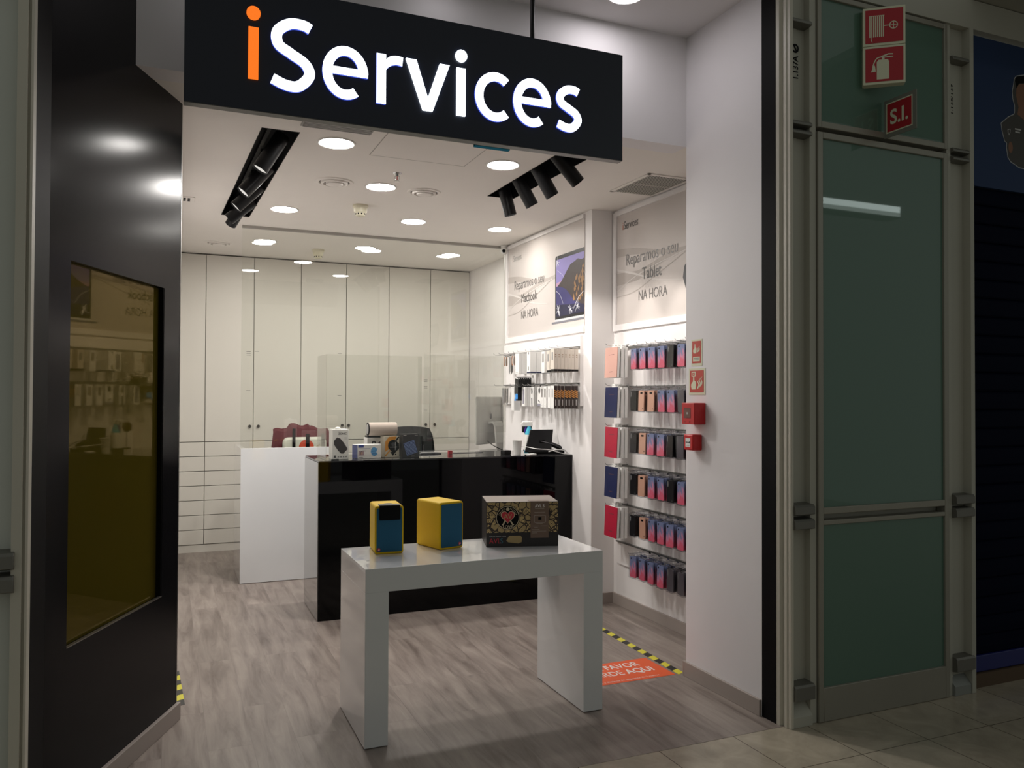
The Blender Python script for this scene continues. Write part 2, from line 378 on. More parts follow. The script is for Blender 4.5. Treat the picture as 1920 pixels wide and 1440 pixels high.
struct('wall_bulkhead', MB().box(-.9, 3.665, ZC - .001, 2.594, 3.80, ZS), JAMB)
struct('wall_right', MB().zprism([(3.025, 3.665), (3.2, 3.665), (3.2, 8.9), (3.0445, 8.9), (3.0445, 6.82), (3.025, 6.82)], 0, 3.0), WALL)
struct('wall_column', MB().box(2.838, 5.17, 0, 3.025, 6.82, ZC), WALL)
struct('wall_jamb', MB().box(2.594, 3.06, 0, 3.2, 3.665, ZS), JAMB)
struct('baseboard_right', MB().box(3.010, 3.665, 0, 3.025, 5.17, .078), BASEB, bevel=.002)
struct('baseboard_column', MB().box(2.826, 5.158, 0, 3.012, 5.17, .078), BASEB, bevel=.002)
struct('baseboard_jamb', MB().box(2.580, 3.062, 0, 2.594, 3.665, .078), BASEB, bevel=.002)
struct('baseboard_inner', MB().box(2.58, 3.665, 0, 3.012, 3.679, .078), BASEB, bevel=.002)
# angled black wall on the left (plan view runs 24 degrees off the shop axis)
pa, pb = (-.366, 3.132), (.058, 4.072)
dr = Vector((pb[0] - pa[0], pb[1] - pa[1])); PL = dr.length; dr.normalize(); nr = Vector((-dr.y, dr.x))   # nr points away from the camera side
PF = Frame((pa[0], pa[1], 0), (dr.x, dr.y, 0), (0, 0, 1), (-nr.x, -nr.y, 0))      # normal towards the entrance
gx0, gx1, gz0, gz1 = .130, .870, .605, 1.976
pn = MB()
T = .10
for a0, a1, z0, z1 in ((0, PL, 0, gz0), (0, PL, gz1, ZS + .02), (0, gx0, gz0, gz1), (gx1, PL, gz0, gz1)):
    pn.prism([(a0, z0), (a1, z0), (a1, z1), (a0, z1)], PF, -T, 0)
struct('wall_left_panel', pn, BLACKP)
struct('wall_left', MB().zprism([(-.10, 4.12), (.052, 4.085), (.030, 4.16), (.0, 8.75), (-.14, 8.75)], 0, ZC), WALL)
struct('trim_1', MB().prism([(PL, .078), (PL + .007, .078), (PL + .007, ZC), (PL, ZC)], PF, -T, .001), ALU)
struct('baseboard_left', MB().prism([(-.02, 0), (PL + .012, 0), (PL + .012, .078), (-.02, .078)], PF, 0, .018), BASEB, bevel=.002)

# recessed amber display window in the black wall
win = thing('display_window', 'tall amber tinted display window sunk into the glossy black side wall', 'window')
MB().prism([(gx0, gz0), (gx1, gz0), (gx1, gz1), (gx0, gz1)], PF, -.075, -.068).build('backing_panel', mat('ochre_backing', (.30, .235, .02), .6, var=.05), win)
MB().prism([(gx0 + .001, gz0 + .001), (gx1 - .001, gz0 + .001), (gx1 - .001, gz1 - .001), (gx0 + .001, gz1 - .001)], PF, -.028, -.024).build('window_pane', amber_mat(), win)
e = MB().m(ALU)
e.prism([(gx0, gz0), (gx1, gz0), (gx1, gz0 + .004), (gx0, gz0 + .004)], PF, -.012, .0015)
e.m(BLACK)
e.prism([(gx1 - .006, gz0), (gx1, gz0), (gx1, gz1), (gx1 - .006, gz1)], PF, -.05, -.002)
e.build('edge_trim', None, win)

# ------------------------------------------------------------------ mall facade either side of the opening
def bracket(parent, x0, x1, z, y, h=.055, dbl=True):
    b = MB()
    for k in range(2 if dbl else 1):
        zz = z - k * (h + .016)
        b.prism([(y + .055, zz - h / 2), (y + .004, zz - h / 2), (y - .02, zz - h / 2 + .006), (y - .02, zz + h / 2 - .01), (y - .012, zz + h / 2), (y + .055, zz + h / 2 + .006)], Frame((0, 0, 0), (0, 1, 0), (0, 0, 1), (1, 0, 0)), x0, x1)
    b.build('bracket', DSTEEL, parent, bevel=.002)
struct('trim_2', MB().prism([(2.594, 3.06), (2.62, 3.06), (2.62, 2.965), (2.594, 2.965)], Frame((0, 0, 0), (1, 0, 0), (0, 1, 0), (0, 0, 1)), .0, ZS + .1), BLACK)
RP = thing('facade_pier', 'beige clad pier with steel brackets and black unit number right of the shop', 'pier', (0, 0, 0))
rp = MB().m(BEIGE)
rp.zprism([(2.596, 2.965), (2.628, 2.965), (2.628, 2.887), (2.618, 2.885), (2.612, 2.889), (2.612, 2.905), (2.607, 2.909), (2.607, 2.925), (2.613, 2.93), (2.613, 2.94), (2.598, 2.945)], 0, ZS + .1)
rp.build('ribbed_corner', None, RP)
rp = MB().m(GREYM)
rp.box(2.626, 2.935, 0, 2.690, 2.99, ZS + .1).box(2.690, 2.941, 0, 2.745, 2.99, ZS + .1).box(2.742, 2.905, 0, 2.779, 2.99, ZS + .1)
rp.build('recessed_face', None, RP)
rp = MB().m(GREYM)
rp.prism([(2.94, 0), (2.89, 0), (2.89, .045), (2.94, .10)], Frame((0, 0, 0), (0, 1, 0), (0, 0, 1), (1, 0, 0)), 2.629, 2.741)
rp.build('foot_block', mat('pale_metal', (.24, .25, .235), .5), RP)
bracket(RP, 2.629, 2.742, 3.235, 2.905, .026, False); bracket(RP, 2.629, 2.742, 2.763, 2.905, .026, True)
bracket(RP, 2.629, 2.745, .985, 2.895, .05, True); bracket(RP, 2.629, 2.745, .155, 2.895, .075, False)
text('1.137A', .046, Frame((2.700, 2.934, 2.980), (0, 0, 1), (-1, 0, 0), (0, -1, 0)), 'unit_number', BLACK, RP, bold=.02, sx=.85)
n_ = MB(); fr_ = Frame((2.684, 2.934, 3.128), (0, 0, 1), (-1, 0, 0), (0, -1, 0)); n_.stroke(arc(0, 0, .017, .017, 0, 360, 20), .009, fr_, .0006); n_.stroke([(-.015, -.008), (.015, .008)], .008, fr_, .0007)
n_.build('round_emblem', BLACK, RP)

GD = tag(thing('door_1', None, None), kind='structure')
gd = MB()
Yg = 2.915
def gf(mb, x0, z0, x1, z1, y0=Yg - .022, y1=Yg + .03): mb.box(x0, y0, z0, x1, y1, z1)
for a in ((2.783, .0, 2.813, 2.742), (3.607, .0, 3.637, 2.742), (2.813, 0, 3.607, .157), (2.813, 2.712, 3.607, 2.742), (2.813, .958, 3.607, .99), (2.813, .908, 3.607, .930)): gf(gd, *a)
gd.build('door_frame', mat('door_frame_metal', (.30, .285, .24), .4, metal=.35, var=.05), GD, bevel=.003)
gd = MB()
for a in ((2.783, 2.762, 2.805, 3.40), (3.615, 2.762, 3.637, 3.40), (2.805, 2.762, 3.615, 2.792), (2.805, 3.375, 3.615, 3.40)): gf(gd, *a)
gd.build('transom_frame', MATS['door_frame_metal'], GD, bevel=.003)
FROST = mat('frosted_green_glass', (.070, .150, .110), .5, coat=1.0, coat_rough=.02)
for nm, z0, z1 in (('lower_pane', .157, .908), ('upper_pane', .99, 2.712)): MB().box(2.813, 2.905, z0, 3.607, 2.918, z1).build(nm, FROST, GD)
MB().box(2.805, 2.905, 2.792, 3.615, 2.918, 3.375).build('transom_pane', FROST, GD)
struct('trim_3', MB().box(3.640, 2.905, 0, 3.668, 2.98, ZS + .1), GREYM)
struct('wall_facade_header', MB().box(2.779, 2.89, 3.408, 6.5, 3.0, 3.56), GREYM)
struct('wall_behind_door', MB().box(2.80, 2.95, 0, 3.637, 3.0, 3.40), GREYM)
struct('ceiling_mall_edge', MB().box(3.80, 1.2, 3.565, 8, 3.3, 3.62), mat('mall_ceiling_paint', (.33, .32, .27), .7))
struct('wall_facade_upper', MB().box(2.62, 2.925, 3.565, 6.5, 3.2, 4.6), GREYM)
P2 = thing('facade_pier', 'beige clad pier with steel brackets between the glass door and the shutter', 'pier')
MB().m(GREYM).box(3.668, 2.925, 0, 3.70, 2.99, 3.407).box(3.70, 2.931, 0, 3.787, 2.99, 3.407).build('recessed_face', None, P2)
MB().box(3.787, 2.885, 0, 3.815, 2.99, 3.408).build('edge_strip', GREYM, P2)
MB().prism([(2.94, 0), (2.89, 0), (2.89, .045), (2.94, .10)], Frame((0, 0, 0), (0, 1, 0), (0, 0, 1), (1, 0, 0)), 3.67, 3.785).build('foot_block', MATS['pale_metal'], P2)
bracket(P2, 3.668, 3.786, 3.235, 2.905, .026, False); bracket(P2, 3.668, 3.786, 2.763, 2.905, .026, True)
bracket(P2, 3.668, 3.80, .985, 2.895, .05, True); bracket(P2, 3.668, 3.80, .155, 2.895, .075, False)
text('1.138/139', .04, Frame((3.722, 2.9305, 2.96), (0, 0, 1), (-1, 0, 0), (0, -1, 0)), 'unit_number', BLACK, P2)

# blue roller shutter and the printed banner above it
SH = thing('roller_shutter', 'dark blue slatted roller shutter closed over the neighbouring shop', 'shutter', (3.82, 2.95, 0))
prof = []
zz = .16
sl = MB()
while zz < 2.56:
    fr_ = Frame((0, 0, 0), (0, 1, 0), (0, 0, 1), (1, 0, 0))
    sl.prism([(.03, zz), (.004, zz), (-.002, zz + .008), (-.004, zz + .04), (0, zz + .085), (.012, zz + .0985), (.03, zz + .0985)], fr_, 0, 2.6)
    zz += .0985
sl.build('slats', mat('shutter_blue', (.0015, .003, .012), .7, spec=.05), SH)
MB().box(0, -.012, .075, 2.6, .03, .16).build('bottom_rail', mat('shutter_rail_blue', (.006, .012, .12), .4), SH, bevel=.004)
struct('trim_4', MB().box(3.815, 2.928, -.02, 6.5, 3.0, .07), mat('brown_threshold', (.09, .055, .03), .6))
BN = thing('banner', 'dark blue printed banner with a cut-out person above the shutter', 'banner', (0, 0, 0))
MB().box(3.823, 2.925, 2.61, 6.5, 2.94, 3.40).build('banner_panel', mat('banner_blue', (.014, .035, .10), .6, spec=.3), BN)
BF = Frame((0, 2.925, 0), (1, 0, 0), (0, 0, 1), (0, -1, 0))
bp_ = MB()
outl = [(4.20, 3.235), (4.185, 3.22), (4.176, 3.18), (4.168, 3.15), (4.172, 3.11), (4.186, 3.075), (4.186, 3.04), (4.178, 3.025), (4.135, 3.005), (4.078, 2.965), (4.085, 2.93), (4.105, 2.875), (4.122, 2.865), (4.12, 2.84), (4.13, 2.79), (4.15, 2.77), (4.22, 2.745), (4.40, 2.74), (4.52, 2.77), (4.55, 2.87), (4.575, 2.95), (4.47, 3.01), (4.40, 3.035), (4.40, 3.08), (4.42, 3.15), (4.40, 3.22), (4.34, 3.25), (4.26, 3.25)]
bp_.m(mat('banner_outline', (.42, .43, .45), .5)).stroke(outl + outl[:1], .009, BF, .0006)
bp_.m(mat('banner_shirt', (.055, .05, .045), .6)).flat(outl, BF, .0009)
bp_.m(mat('banner_skin', (.22, .10, .055), .6)).flat([(4.20, 3.19), (4.195, 3.13), (4.215, 3.07), (4.205, 3.03), (4.30, 2.99), (4.385, 3.03), (4.37, 3.07), (4.395, 3.13), (4.385, 3.20), (4.30, 3.215)], BF, .0012)
bp_.disc(BF, (4.15, 2.845), .017, .0012, ry=.03)
bp_.m(BLACK).flat([(4.20, 3.235), (4.187, 3.21), (4.20, 3.17), (4.22, 3.20), (4.30, 3.215), (4.38, 3.20), (4.40, 3.17), (4.405, 3.215), (4.34, 3.245), (4.26, 3.247)], BF, .0015)
bp_.m(LGREY).stroke([(4.128, 2.938), (4.148, 2.942), (4.145, 2.922), (4.137, 2.91), (4.131, 2.92), (4.128, 2.938)], .004, BF, .0015)
bp_.box(4.185, 2.9234, 2.945, 4.235, 2.9238, 2.953).box(4.187, 2.9234, 2.93, 4.225, 2.9238, 2.937)
bp_.build('person_print', None, BN)

# mall lighting trough behind the viewer, mirrored in the glass door
t = thing('mall_light_trough', 'long lit ceiling trough of the mall, mirrored in the green glass door', 'light fitting', (8.0, -3.0, 4.20))
MB().box(-3.0, -.25, -.02, 2.06, -.002, .16).build('trough_body', GREYM, t)
MB().box(-3.0, -.002, .06, 2.06, .0, .15).build('light_strip', emat('mall_strip', (.85, 1.0, .95), 4.5), t)
MB().box(-3.0, -.002, .0, 2.06, .0, .058).build('lower_lip', emat('mall_strip_dim', (.85, 1.0, .92), 1.6), t)

# left end of the facade
struct('trim_5', MB().zprism([(-.366, 3.132), (-.384, 2.935), (-.45, 2.935), (-.45, 3.132)], 0, ZS + .1), BLACK)
LP = thing('facade_pier', 'grey beige clad pier with steel brackets at the left of the shop', 'pier')
MB().zprism([(-.384, 2.935), (-.3875, 2.90), (-.394, 2.895), (-.394, 2.905), (-.402, 2.905), (-.402, 2.885), (-.43, 2.885), (-.43, 2.935)], 0, ZS + .1).build('ribbed_corner', BEIGE, LP)
MB().m(mat('pale_cladding', (.58, .60, .55), .5, var=.08, vscale=2)).box(-.60, 2.925, 0, -.43, 2.99, ZS + .1).build('recessed_face', None, LP)
bracket(LP, -.60, -.42, .99, 2.885, .055, True); bracket(LP, -.60, -.42, 2.90, 2.885, .04, True)
bracket(LP, -.60, -.42, .155, 2.885, .075, False)
struct('wall_facade_left', MB().box(-3.0, 2.90, 0, -.60, 3.0, 4.6), GREYM)

# projecting fire safety signs on the glass door facade
def pictosign(loc, dirx, label, kind, flip=False):
    d = Vector(dirx).normalized(); n = Vector((d.y, -d.x, 0))
    t = thing('fire_sign', label, 'sign', loc, 0, 'projecting fire signs on the glass door')
    F = Frame((0, 0, 0), d, (0, 0, 1), n)
    MB().prism([(0, 0), (.186, 0), (.186, .183), (0, .183)], F, -.045, 0).build('sign_box', PHOS, t, bevel=.0015)
    g = MB().m(REDD); g.flat([(.010, .012), (.176, .012), (.176, .172), (.010, .172)], F, .0016)
    g.m(PHOS)
    if kind == 'hose':
        for i in range(8): g.stroke([(.030 + i * .0085, .040), (.030 + i * .0085, .142)], .0052, F, .0022)
        g.stroke([(.026, .142), (.094, .142)], .003, F, .0022)
        g.stroke([(.092, .092), (.116, .092)], .004, F, .0022)
        g.stroke(arc(.134, .092, .017, .017, 0, 360, 24), .004, F, .0022); g.stroke([(.117, .092), (.151, .092)], .003, F, .0024); g.stroke([(.134, .075), (.134, .109)], .003, F, .0024)
        g.stroke([(.036, .04), (.036, .028), (.041, .016)], .003, F, .0022)
    else:
        g.flat([(.060, .022), (.114, .022), (.114, .105), (.108, .116), (.068, .116), (.060, .105)], F, .0022)
        g.stroke([(.088, .116), (.088, .130)], .012, F, .0024)
        g.stroke([(.080, .130), (.112, .140), (.132, .138)], .006, F, .0026); g.stroke([(.090, .126), (.132, .127)], .005, F, .0026)
        g.stroke(catmull([(.085, .130), (.060, .122), (.046, .095), (.042, .070)]), .005, F, .0024)
        g.flat([(.046, .088), (.034, .058), (.056, .060), (.052, .090)], F, .0022)
    g.build('pictogram', None, t)
    return t
pd = (.79, -.62, 0)
pictosign((3.047, 2.878, 3.175), pd, 'red and cream fire hose reel sign, upper of the stacked pair', 'hose')
pictosign((3.047, 2.878, 2.990), pd, 'red and cream fire extinguisher sign, lower of the stacked pair', 'ext')
t = thing('fire_sign', 'small red S.I. sign on a grey plate below the fire extinguisher sign', 'sign', (3.2, 2.893, 2.757))
SF = Frame((0, 0, 0), (0, -1, 0), (0, 0, 1), (-1, 0, 0))
MB().prism([(0, 0), (.183, 0), (.183, .183), (0, .183)], SF, -.004, 0).build('backing_plate', mat('grey_plate', (.20, .20, .17), .5), t)
g = MB().m(PHOS); g.flat([(.012, .020), (.163, .020), (.163, .166), (.012, .166)], SF, .001); g.m(REDD); g.flat([(.018, .026), (.157, .026), (.157, .160), (.018, .160)], SF, .0015)
g.build('sign_face', None, t)
text('S.I.', .098, Frame((-.0016, -.088, .060), (0, -1, 0), (0, 0, 1), (-1, 0, 0)), 'lettering', PHOS, t, 'CENTER', bold=.02, sx=.95)

# ------------------------------------------------------------------ the illuminated sign
SG = thing('shop_sign', 'black hanging sign box with glowing white letters and an orange i', 'sign', (1.0145, 3.3, 2.616))
MB().box(-.9615, 0, .0, .9595, .045, .500).build('sign_box', SIGNB, SG)
MB().box(-.9615, .001, -.003, .9595, .045, .0).build('bottom_trim', mat('sign_trim', (.10, .095, .088), .35, metal=.4), SG)
for x in (-.5, .500): MB().cyl((x, .022, .5), (x, .022, ZS - 2.616), .011, n=12).build('hanging_rod', BLACKS, SG)
GF = Frame((-1.0145, 0, -2.616), (1, 0, 0), (0, 0, 1), (0, -1, 0))
zb, zx, zc = 2.713, 2.922, 2.998
SW = .040
def glyph(paths, name='letter', material=SIGNW, extra=None, side=SIGNG):
    g = MB().m(material)
    for pth, w_ in paths: g.stroke(pth, w_, GF, 0, .010, side)
    if extra:
        for pts in extra: g.m(material).prism(pts, GF, .0, .010)
    g.build(name, None, SG)
def circ(cx, cy, r, n=24): return [(cx + r * math.cos(2 * math.pi * i / n), cy + r * math.sin(2 * math.pi * i / n)) for i in range(n)]
glyph([], extra=[[(.284, zb + .024), (.322, zb + .024), (.322, 2.940), (.284, 2.940)], circ(.3025, 2.996, .0265)], material=SIGNO)
def S_path(x0, x1, z0, z1, w_):
    a, b, c, d = x0 + w_ / 2, x1 - w_ / 2, z0 + w_ / 2, z1 - w_ / 2; W, Hh = b - a, d - c
    return catmull([(a + W * 1.00, c + Hh * .955), (a + W * .80, d), (a + W * .42, d - Hh * .01), (a + W * .08, d - Hh * .16), (a + W * .10, c + Hh * .64), (a + W * .45, c + Hh * .515), (a + W * .86, c + Hh * .38), (a + W * .98, c + Hh * .20), (a + W * .68, c + Hh * .01), (a + W * .32, c), (a - W * .06, c + Hh * .075)], 8)
glyph([(S_path(.362, .542, zb - .003, zc + .003, SW + .002), SW + .002)])
def e_path(x0, x1, w_):
    cx, cz, rx, rz = (x0 + x1) / 2, (zb + zx) / 2, (x1 - x0) / 2 - w_ / 2, (zx - zb) / 2 - w_ / 2 + .004
    return arc(cx, cz, rx, rz, 2, 305, 40), (cx, cz, rx, rz)
def glyph_e(x0, x1):
    p, (cx, cz, rx, rz) = e_path(x0, x1, .038)
    glyph([(p, .039), ([(cx - rx, cz + .006), (cx + rx + .018, cz + .006)], .031)])
glyph_e(.570, .756)
glyph([([(.811, zb), (.811, zx)], .040), (catmull([(.812, zb + .105), (.822, zb + .150), (.845, zx - .030), (.872, zx - .018), (.902, zx - .0205)], 8), [.012 + .0013 * i for i in range(21)] + [.038] * 12)])
glyph([], extra=[[(.917, zx), (.962, zx), (1.014, zb + .052), (1.066, zx), (1.110, zx), (1.035, zb), (.992, zb)]])
glyph([], extra=[[(1.143, zb), (1.183, zb), (1.183, zx - .003), (1.143, zx - .003)], circ(1.1635, 2.973, .0265)])
cx, cz = 1.320, (zb + zx) / 2
glyph([(arc(cx + .004, cz, .078, .089, 50, 310, 36), .039)])
glyph_e(1.408, 1.594)
glyph([(S_path(1.616, 1.752, zb - .002, zx + .002, .038), .038)])

# ------------------------------------------------------------------ ceiling fittings
def downlight(x, y, label, z=ZC, lens=LAMPW, r=.088, group='round recessed ceiling lights'):
    t = thing('ceiling_light', label, 'ceiling light', (x, y, z), 0, group)
    MB().lathe([(r, -.002), (r + .006, -.006), (r + .014, -.004), (r + .015, 0)], (0, 0, 0), 40).build('trim_ring', WHITE, t, smooth=True)
    MB().lathe([(.0001, -.003), (r, -.003)], (0, 0, 0), 40).build('diffuser', lens, t)
    return t
for x, y, l in ((.834, 4.37, 'round ceiling light right behind the big hanging sign, left of centre'), (1.812, 4.386, 'round ceiling light between the exit sign and the right hand spotlights'),
                (1.276, 5.17, 'round ceiling light between the two round air vents'), (.785, 6.081, 'round ceiling light beside the far end of the left trough'),
                (1.764, 6.096, 'round ceiling light in the middle, just before the glass partition'), (2.493, 6.098, 'round ceiling light beyond the right hand spotlights by the posters'),
                (.795, 7.416, 'leftmost round ceiling light behind the glass partition'), (1.680, 7.381, 'middle round ceiling light behind the glass partition'), (2.516, 7.402, 'rightmost round ceiling light behind the glass partition')):
    downlight(x, y, l, lens=LAMPB if y > 7 or x > 2.4 else LAMPF if y < 4.5 else LAMPW)
for x in (.30, 1.17, 2.04):
    downlight(x, 3.38 if x > 2 else 3.45, {.30: 'round light in the entrance soffit, left, above the sign', 1.17: 'round light in the entrance soffit, middle, behind the sign rod', 2.04: 'round light in the entrance soffit nearest the right jamb'}[x], ZS, LAMPR if x > 2 else LAMPS, .08, 'entrance soffit lights')
def round_vent(x, y, label, r=.12):
    t = thing('air_vent', label, 'vent', (x, y, ZC), 0, 'round ceiling air vents')
    MB().lathe([(r, 0), (r - .004, -.006), (r * .82, -.008), (r * .80, -.001)], (0, 0, 0), 36).build('outer_ring', CEIL, t, smooth=True)
    MB().lathe([(r * .72, -.001), (r * .70, -.014), (r * .60, -.016), (r * .58, -.001)], (0, 0, 0), 36).build('cone_ring', CEIL, t, smooth=True)
    MB().lathe([(r * .46, -.001), (r * .44, -.020), (r * .2, -.024), (.0001, -.024)], (0, 0, 0), 36).build('centre_cone', CEIL, t, smooth=True)
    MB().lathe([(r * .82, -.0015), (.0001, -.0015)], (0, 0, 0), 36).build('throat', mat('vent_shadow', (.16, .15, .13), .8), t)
round_vent(.976, 5.174, 'round white air vent in ceiling left of the smoke detector')
round_vent(1.574, 5.188, 'round white air vent in ceiling right of the smoke detector', .112)
round_vent(.423, 7.666, 'round white air vent in ceiling above the leftmost cupboards', .118)
t = thing('smoke_detector', 'cream smoke detector hanging from the middle of the ceiling', 'smoke detector', (1.269, 5.737, ZC), 0, 'cream smoke detectors')
MB().lathe([(.0001, 0), (.056, 0), (.056, -.014), (.048, -.022), (.046, -.050), (.038, -.058), (.034, -.074), (.022, -.082), (.0001, -.082)], (0, 0, 0), 28).build('housing', CREAM, t, smooth=True)
sb = MB()
for k in range(10):
    a = 2 * math.pi * k / 10; sb.box(-.004, -.001, -.071, .004, .001, -.061); 
    for i in range(-8, 0): x, y, z = sb.v[i]; y += -.0375; sb.v[i] = (x * math.cos(a) - y * math.sin(a), x * math.sin(a) + y * math.cos(a), z)
sb.build('sensor_slots', BLACK, t)
t2 = copy_tree(t); t2.location = (1.30, 7.66, ZC); t2['label'] = 'cream smoke detector hanging from the ceiling behind the glass partition'
t = thing('sprinkler_head', 'small chrome sprinkler head in ceiling beyond the access panel', 'sprinkler', (1.291, 4.818, ZC))
MB().lathe([(.0001, 0), (.028, 0), (.024, -.006), (.010, -.008), (.008, -.018), (.0001, -.018)], (0, 0, 0), 20).build('escutcheon', CHROME, t, smooth=True)
MB().tube([(-.006, 0, -.014), (-.014, 0, -.022), (-.014, 0, -.036), (-.003, 0, -.046)], .002, 6).tube([(.006, 0, -.014), (.014, 0, -.022), (.014, 0, -.036), (.003, 0, -.046)], .002, 6).build('yoke', CHROME, t)
MB().cyl((0, 0, -.016), (0, 0, -.044), .003, n=8).build('bulb', mat('red_glass_bulb', (.5, .03, .02), .1), t)
MB().cyl((0, 0, -.046), (0, 0, -.049), .016, n=16).build('deflector', CHROME, t)
t = thing('access_panel', 'flush square access panel in the ceiling behind the hanging sign', 'panel', (1.33, 4.28, ZC))
hb = MB(); 
for a in ((-.285, -.19, .285, -.186), (-.285, .226, .285, .23), (-.285, -.19, -.281, .23), (.281, -.19, .285, .23)): hb.box(a[0], a[1], -.0015, a[2], a[3], -.0002)
hb.build('seam', mat('ceiling_seam', (.42, .40, .36), .8), t)
MB().box(-.281, -.186, -.001, .281, .226, -.0003).build('panel_board', CEIL, t)
# square return air grille
t = thing('air_grille', 'square slatted return air grille in the ceiling by the entrance jamb', 'vent', (2.862, 4.42, ZC))
g = MB()
for a in ((-.175, -.235, .155, -.215), (-.175, .215, .155, .235), (-.175, -.235, -.152, .235), (.132, -.235, .155, .235)): g.box(a[0], a[1], -.008, a[2], a[3], 0)
g.build('frame', CEIL, t, bevel=.002)
g = MB()
for k in range(16):
    x = -.146 + k * .0178
    g.prism([(x, -.007), (x + .0075, -.008), (x + .0075, -.0065), (x, -.0055)], Frame((0, 0, 0), (1, 0, 0), (0, 0, 1), (0, 1, 0)), -.215, .215)
g.box(-.15, -.004, -.0075, .13, .004, -.0025)
g.build('slats', mat('grille_grey', (.48, .46, .42), .5), t)
MB().box(-.152, -.215, -.0012, .132, .215, -.0004).build('dark_throat', mat('grille_shadow', (.012, .012, .011), .9, spec=.05), t)
# long linear grille behind the sign
t = thing('air_curtain', 'long ribbed grey air grille on the ceiling just behind the sign', 'vent', (.79, 4.09, ZC))
g = MB().box(-.18, -.06, -.006, .18, .06, 0); g.build('frame', mat('grille_grey2', (.34, .33, .31), .5), t, bevel=.002)
g = MB()
for k in range(6): g.box(-.17, -.05 + k * .018, -.012, .17, -.043 + k * .018, -.006)
g.build('fins', LGREY, t)
t = thing('air_grille', 'small slotted ceiling register beside the black wall edge', 'vent', (.10, 6.04, ZC))
MB().box(-.075, -.07, -.005, .075, .07, 0).build('plate', CEIL, t, bevel=.002)
g = MB()
for x in (-.03, .012, .0): pass
for x in (.0, .028):
    for y in (-.048, .004): g.box(x, y, -.0062, x + .016, y + .044, -.0052)
g.build('slots', BLACK, t)
# exit sign seen edge-on under the big sign
t = thing('exit_sign', 'teal backlit exit sign mostly hidden behind the big sign', 'sign', (1.588, 4.0, 2.824))
MB().box(-.10, -.012, .0, .10, .012, .038).build('sign_body', EXITB, t)
MB().box(-.10, -.013, -.004, .10, .013, .0).build('lit_edge', EXITG, t)
# security camera
t = thing('security_camera', 'small white dome security camera where the glass rail meets the wall', 'camera', (2.80, 6.74, 2.862))
MB().cyl((0, 0, 0), (0, 0, -.02), .032, n=20).build('base', WHITE, t, bevel=.002)
MB().lathe([(.026, -.02), (.034, -.035), (.034, -.055), (.026, -.072), (.012, -.08), (.0001, -.082)], (0, 0, 0), 20).build('ball', WHITE, t, smooth=True)
MB().cyl((-.012, -.022, -.052), (-.018, -.036, -.058), .016, .014, n=16).build('lens', BLACK, t)

# black lighting troughs and their spotlights
def trough(poly, label):
    t = thing('light_trough', label, 'lighting trough', (0, 0, 0), 0, 'black recessed lighting troughs')
    b = MB()
    n = len(poly)
    for i in range(n):
        a, c = Vector(poly[i]), Vector(poly[(i + 1) % n]); d = (c - a).normalized(); q = Vector((d.y, -d.x))
        b.zprism([tuple(a), tuple(c), tuple(c - q * .004), tuple(a - q * .004)], ZC - .002, ZC + .16)
    b.zprism(poly, ZC + .155, ZC + .16)
    b.build('housing', BLACK, t)
    c0 = (Vector(poly[0]) + Vector(poly[1])) / 2; c1 = (Vector(poly[2]) + Vector(poly[3])) / 2
    MB().tube([(c0.x, c0.y + .02, ZC + .14), (c1.x, c1.y - .02, ZC + .14)], .015, 4).build('power_rail', BLACKS, t)
trough(LT, 'long black recessed lighting trough on the left with tilted spotlights')
trough(RT, 'short black recessed lighting trough on the right with tilted spotlights')
def spot(top, bot, label, lens=LENS, power=0, aim=None, r=.042, group=None):
    top, bot = Vector(top), Vector(bot)
    t = thing('track_spotlight', label, 'spotlight', (top.x, top.y, ZC + .13), 0, group)
    o = t.location; d = (bot - top).normalized(); up = top - d * .06 - o
    MB().cyl((0, 0, .0), (0, 0, -.03), .02, n=12).tube([(0, 0, -.02), tuple((up + Vector((0, 0, 0))) * .5), tuple(up + d * .05)], .008, 8).build('mount', BLACKS, t)
    MB().cyl(up, bot - o, r, r, n=28, caps=False).cyl(up, up + d * .002, r, r, n=28).build('body', BLACKS, t, smooth=True)
    q = bot - o - d * .012
    MB().cyl(q, q + d * .002, r * .92, n=28).build('lens', lens, t)
    if power:
        L = bpy.data.lights.new('spot_lamp', 'SPOT'); L.energy = power; L.color = (1, .93, .86); L.spot_size = R(50); L.spot_blend = .45; L.shadow_soft_size = .03
        lo = bpy.data.objects.new('lamp_bulb', L); COL.objects.link(lo); lo.parent = t; lo.location = bot - o + d * .006
        lo.rotation_euler = (Vector(aim) - bot).to_track_quat('-Z', 'Y').to_euler()
for i, (y, bx, bz, ty) in enumerate(((4.51, .462, 2.708, 4.509), (5.10, .425, 2.715, 5.09), (5.60, .42, 2.735, 5.60), (6.06, .415, 2.757, 6.10))):
    tx = .54 - i * .006
    spot((tx, y, ZC - .005), (bx - .01, ty, bz), 'black tilted spotlight, %s in the left trough counting from the sign' % ('first', 'second', 'third', 'fourth')[i], LENS, 2.0, (-.4, y, 1.9), group='left trough spotlights')
spot((.50, 6.36, ZC + .03), (.44, 6.45, 2.79), 'black spotlight at the far end of left trough, turned away', LENS, 0, group='left trough spotlights')
for i, (tx, y, bx, bz, aim) in enumerate(((2.10, 5.03, 2.135, 2.724, (2.84, 5.52, 1.66)), (2.065, 4.702, 2.147, 2.72, (3.02, 4.95, 1.70)), (2.07, 4.427, 2.157, 2.72, (3.02, 4.52, 1.70)), (2.08, 4.155, 2.189, 2.74, (3.02, 4.12, 1.70)))):
    spot((tx, y, ZC - .01), (bx, y, bz), 'black tilted spotlight, %s in the right trough counting from the sign' % ('fourth', 'third', 'second', 'first')[i], LENSON, SPOT_W * (1.25, 1, 1, 1)[i], aim, group='right trough spotlights')

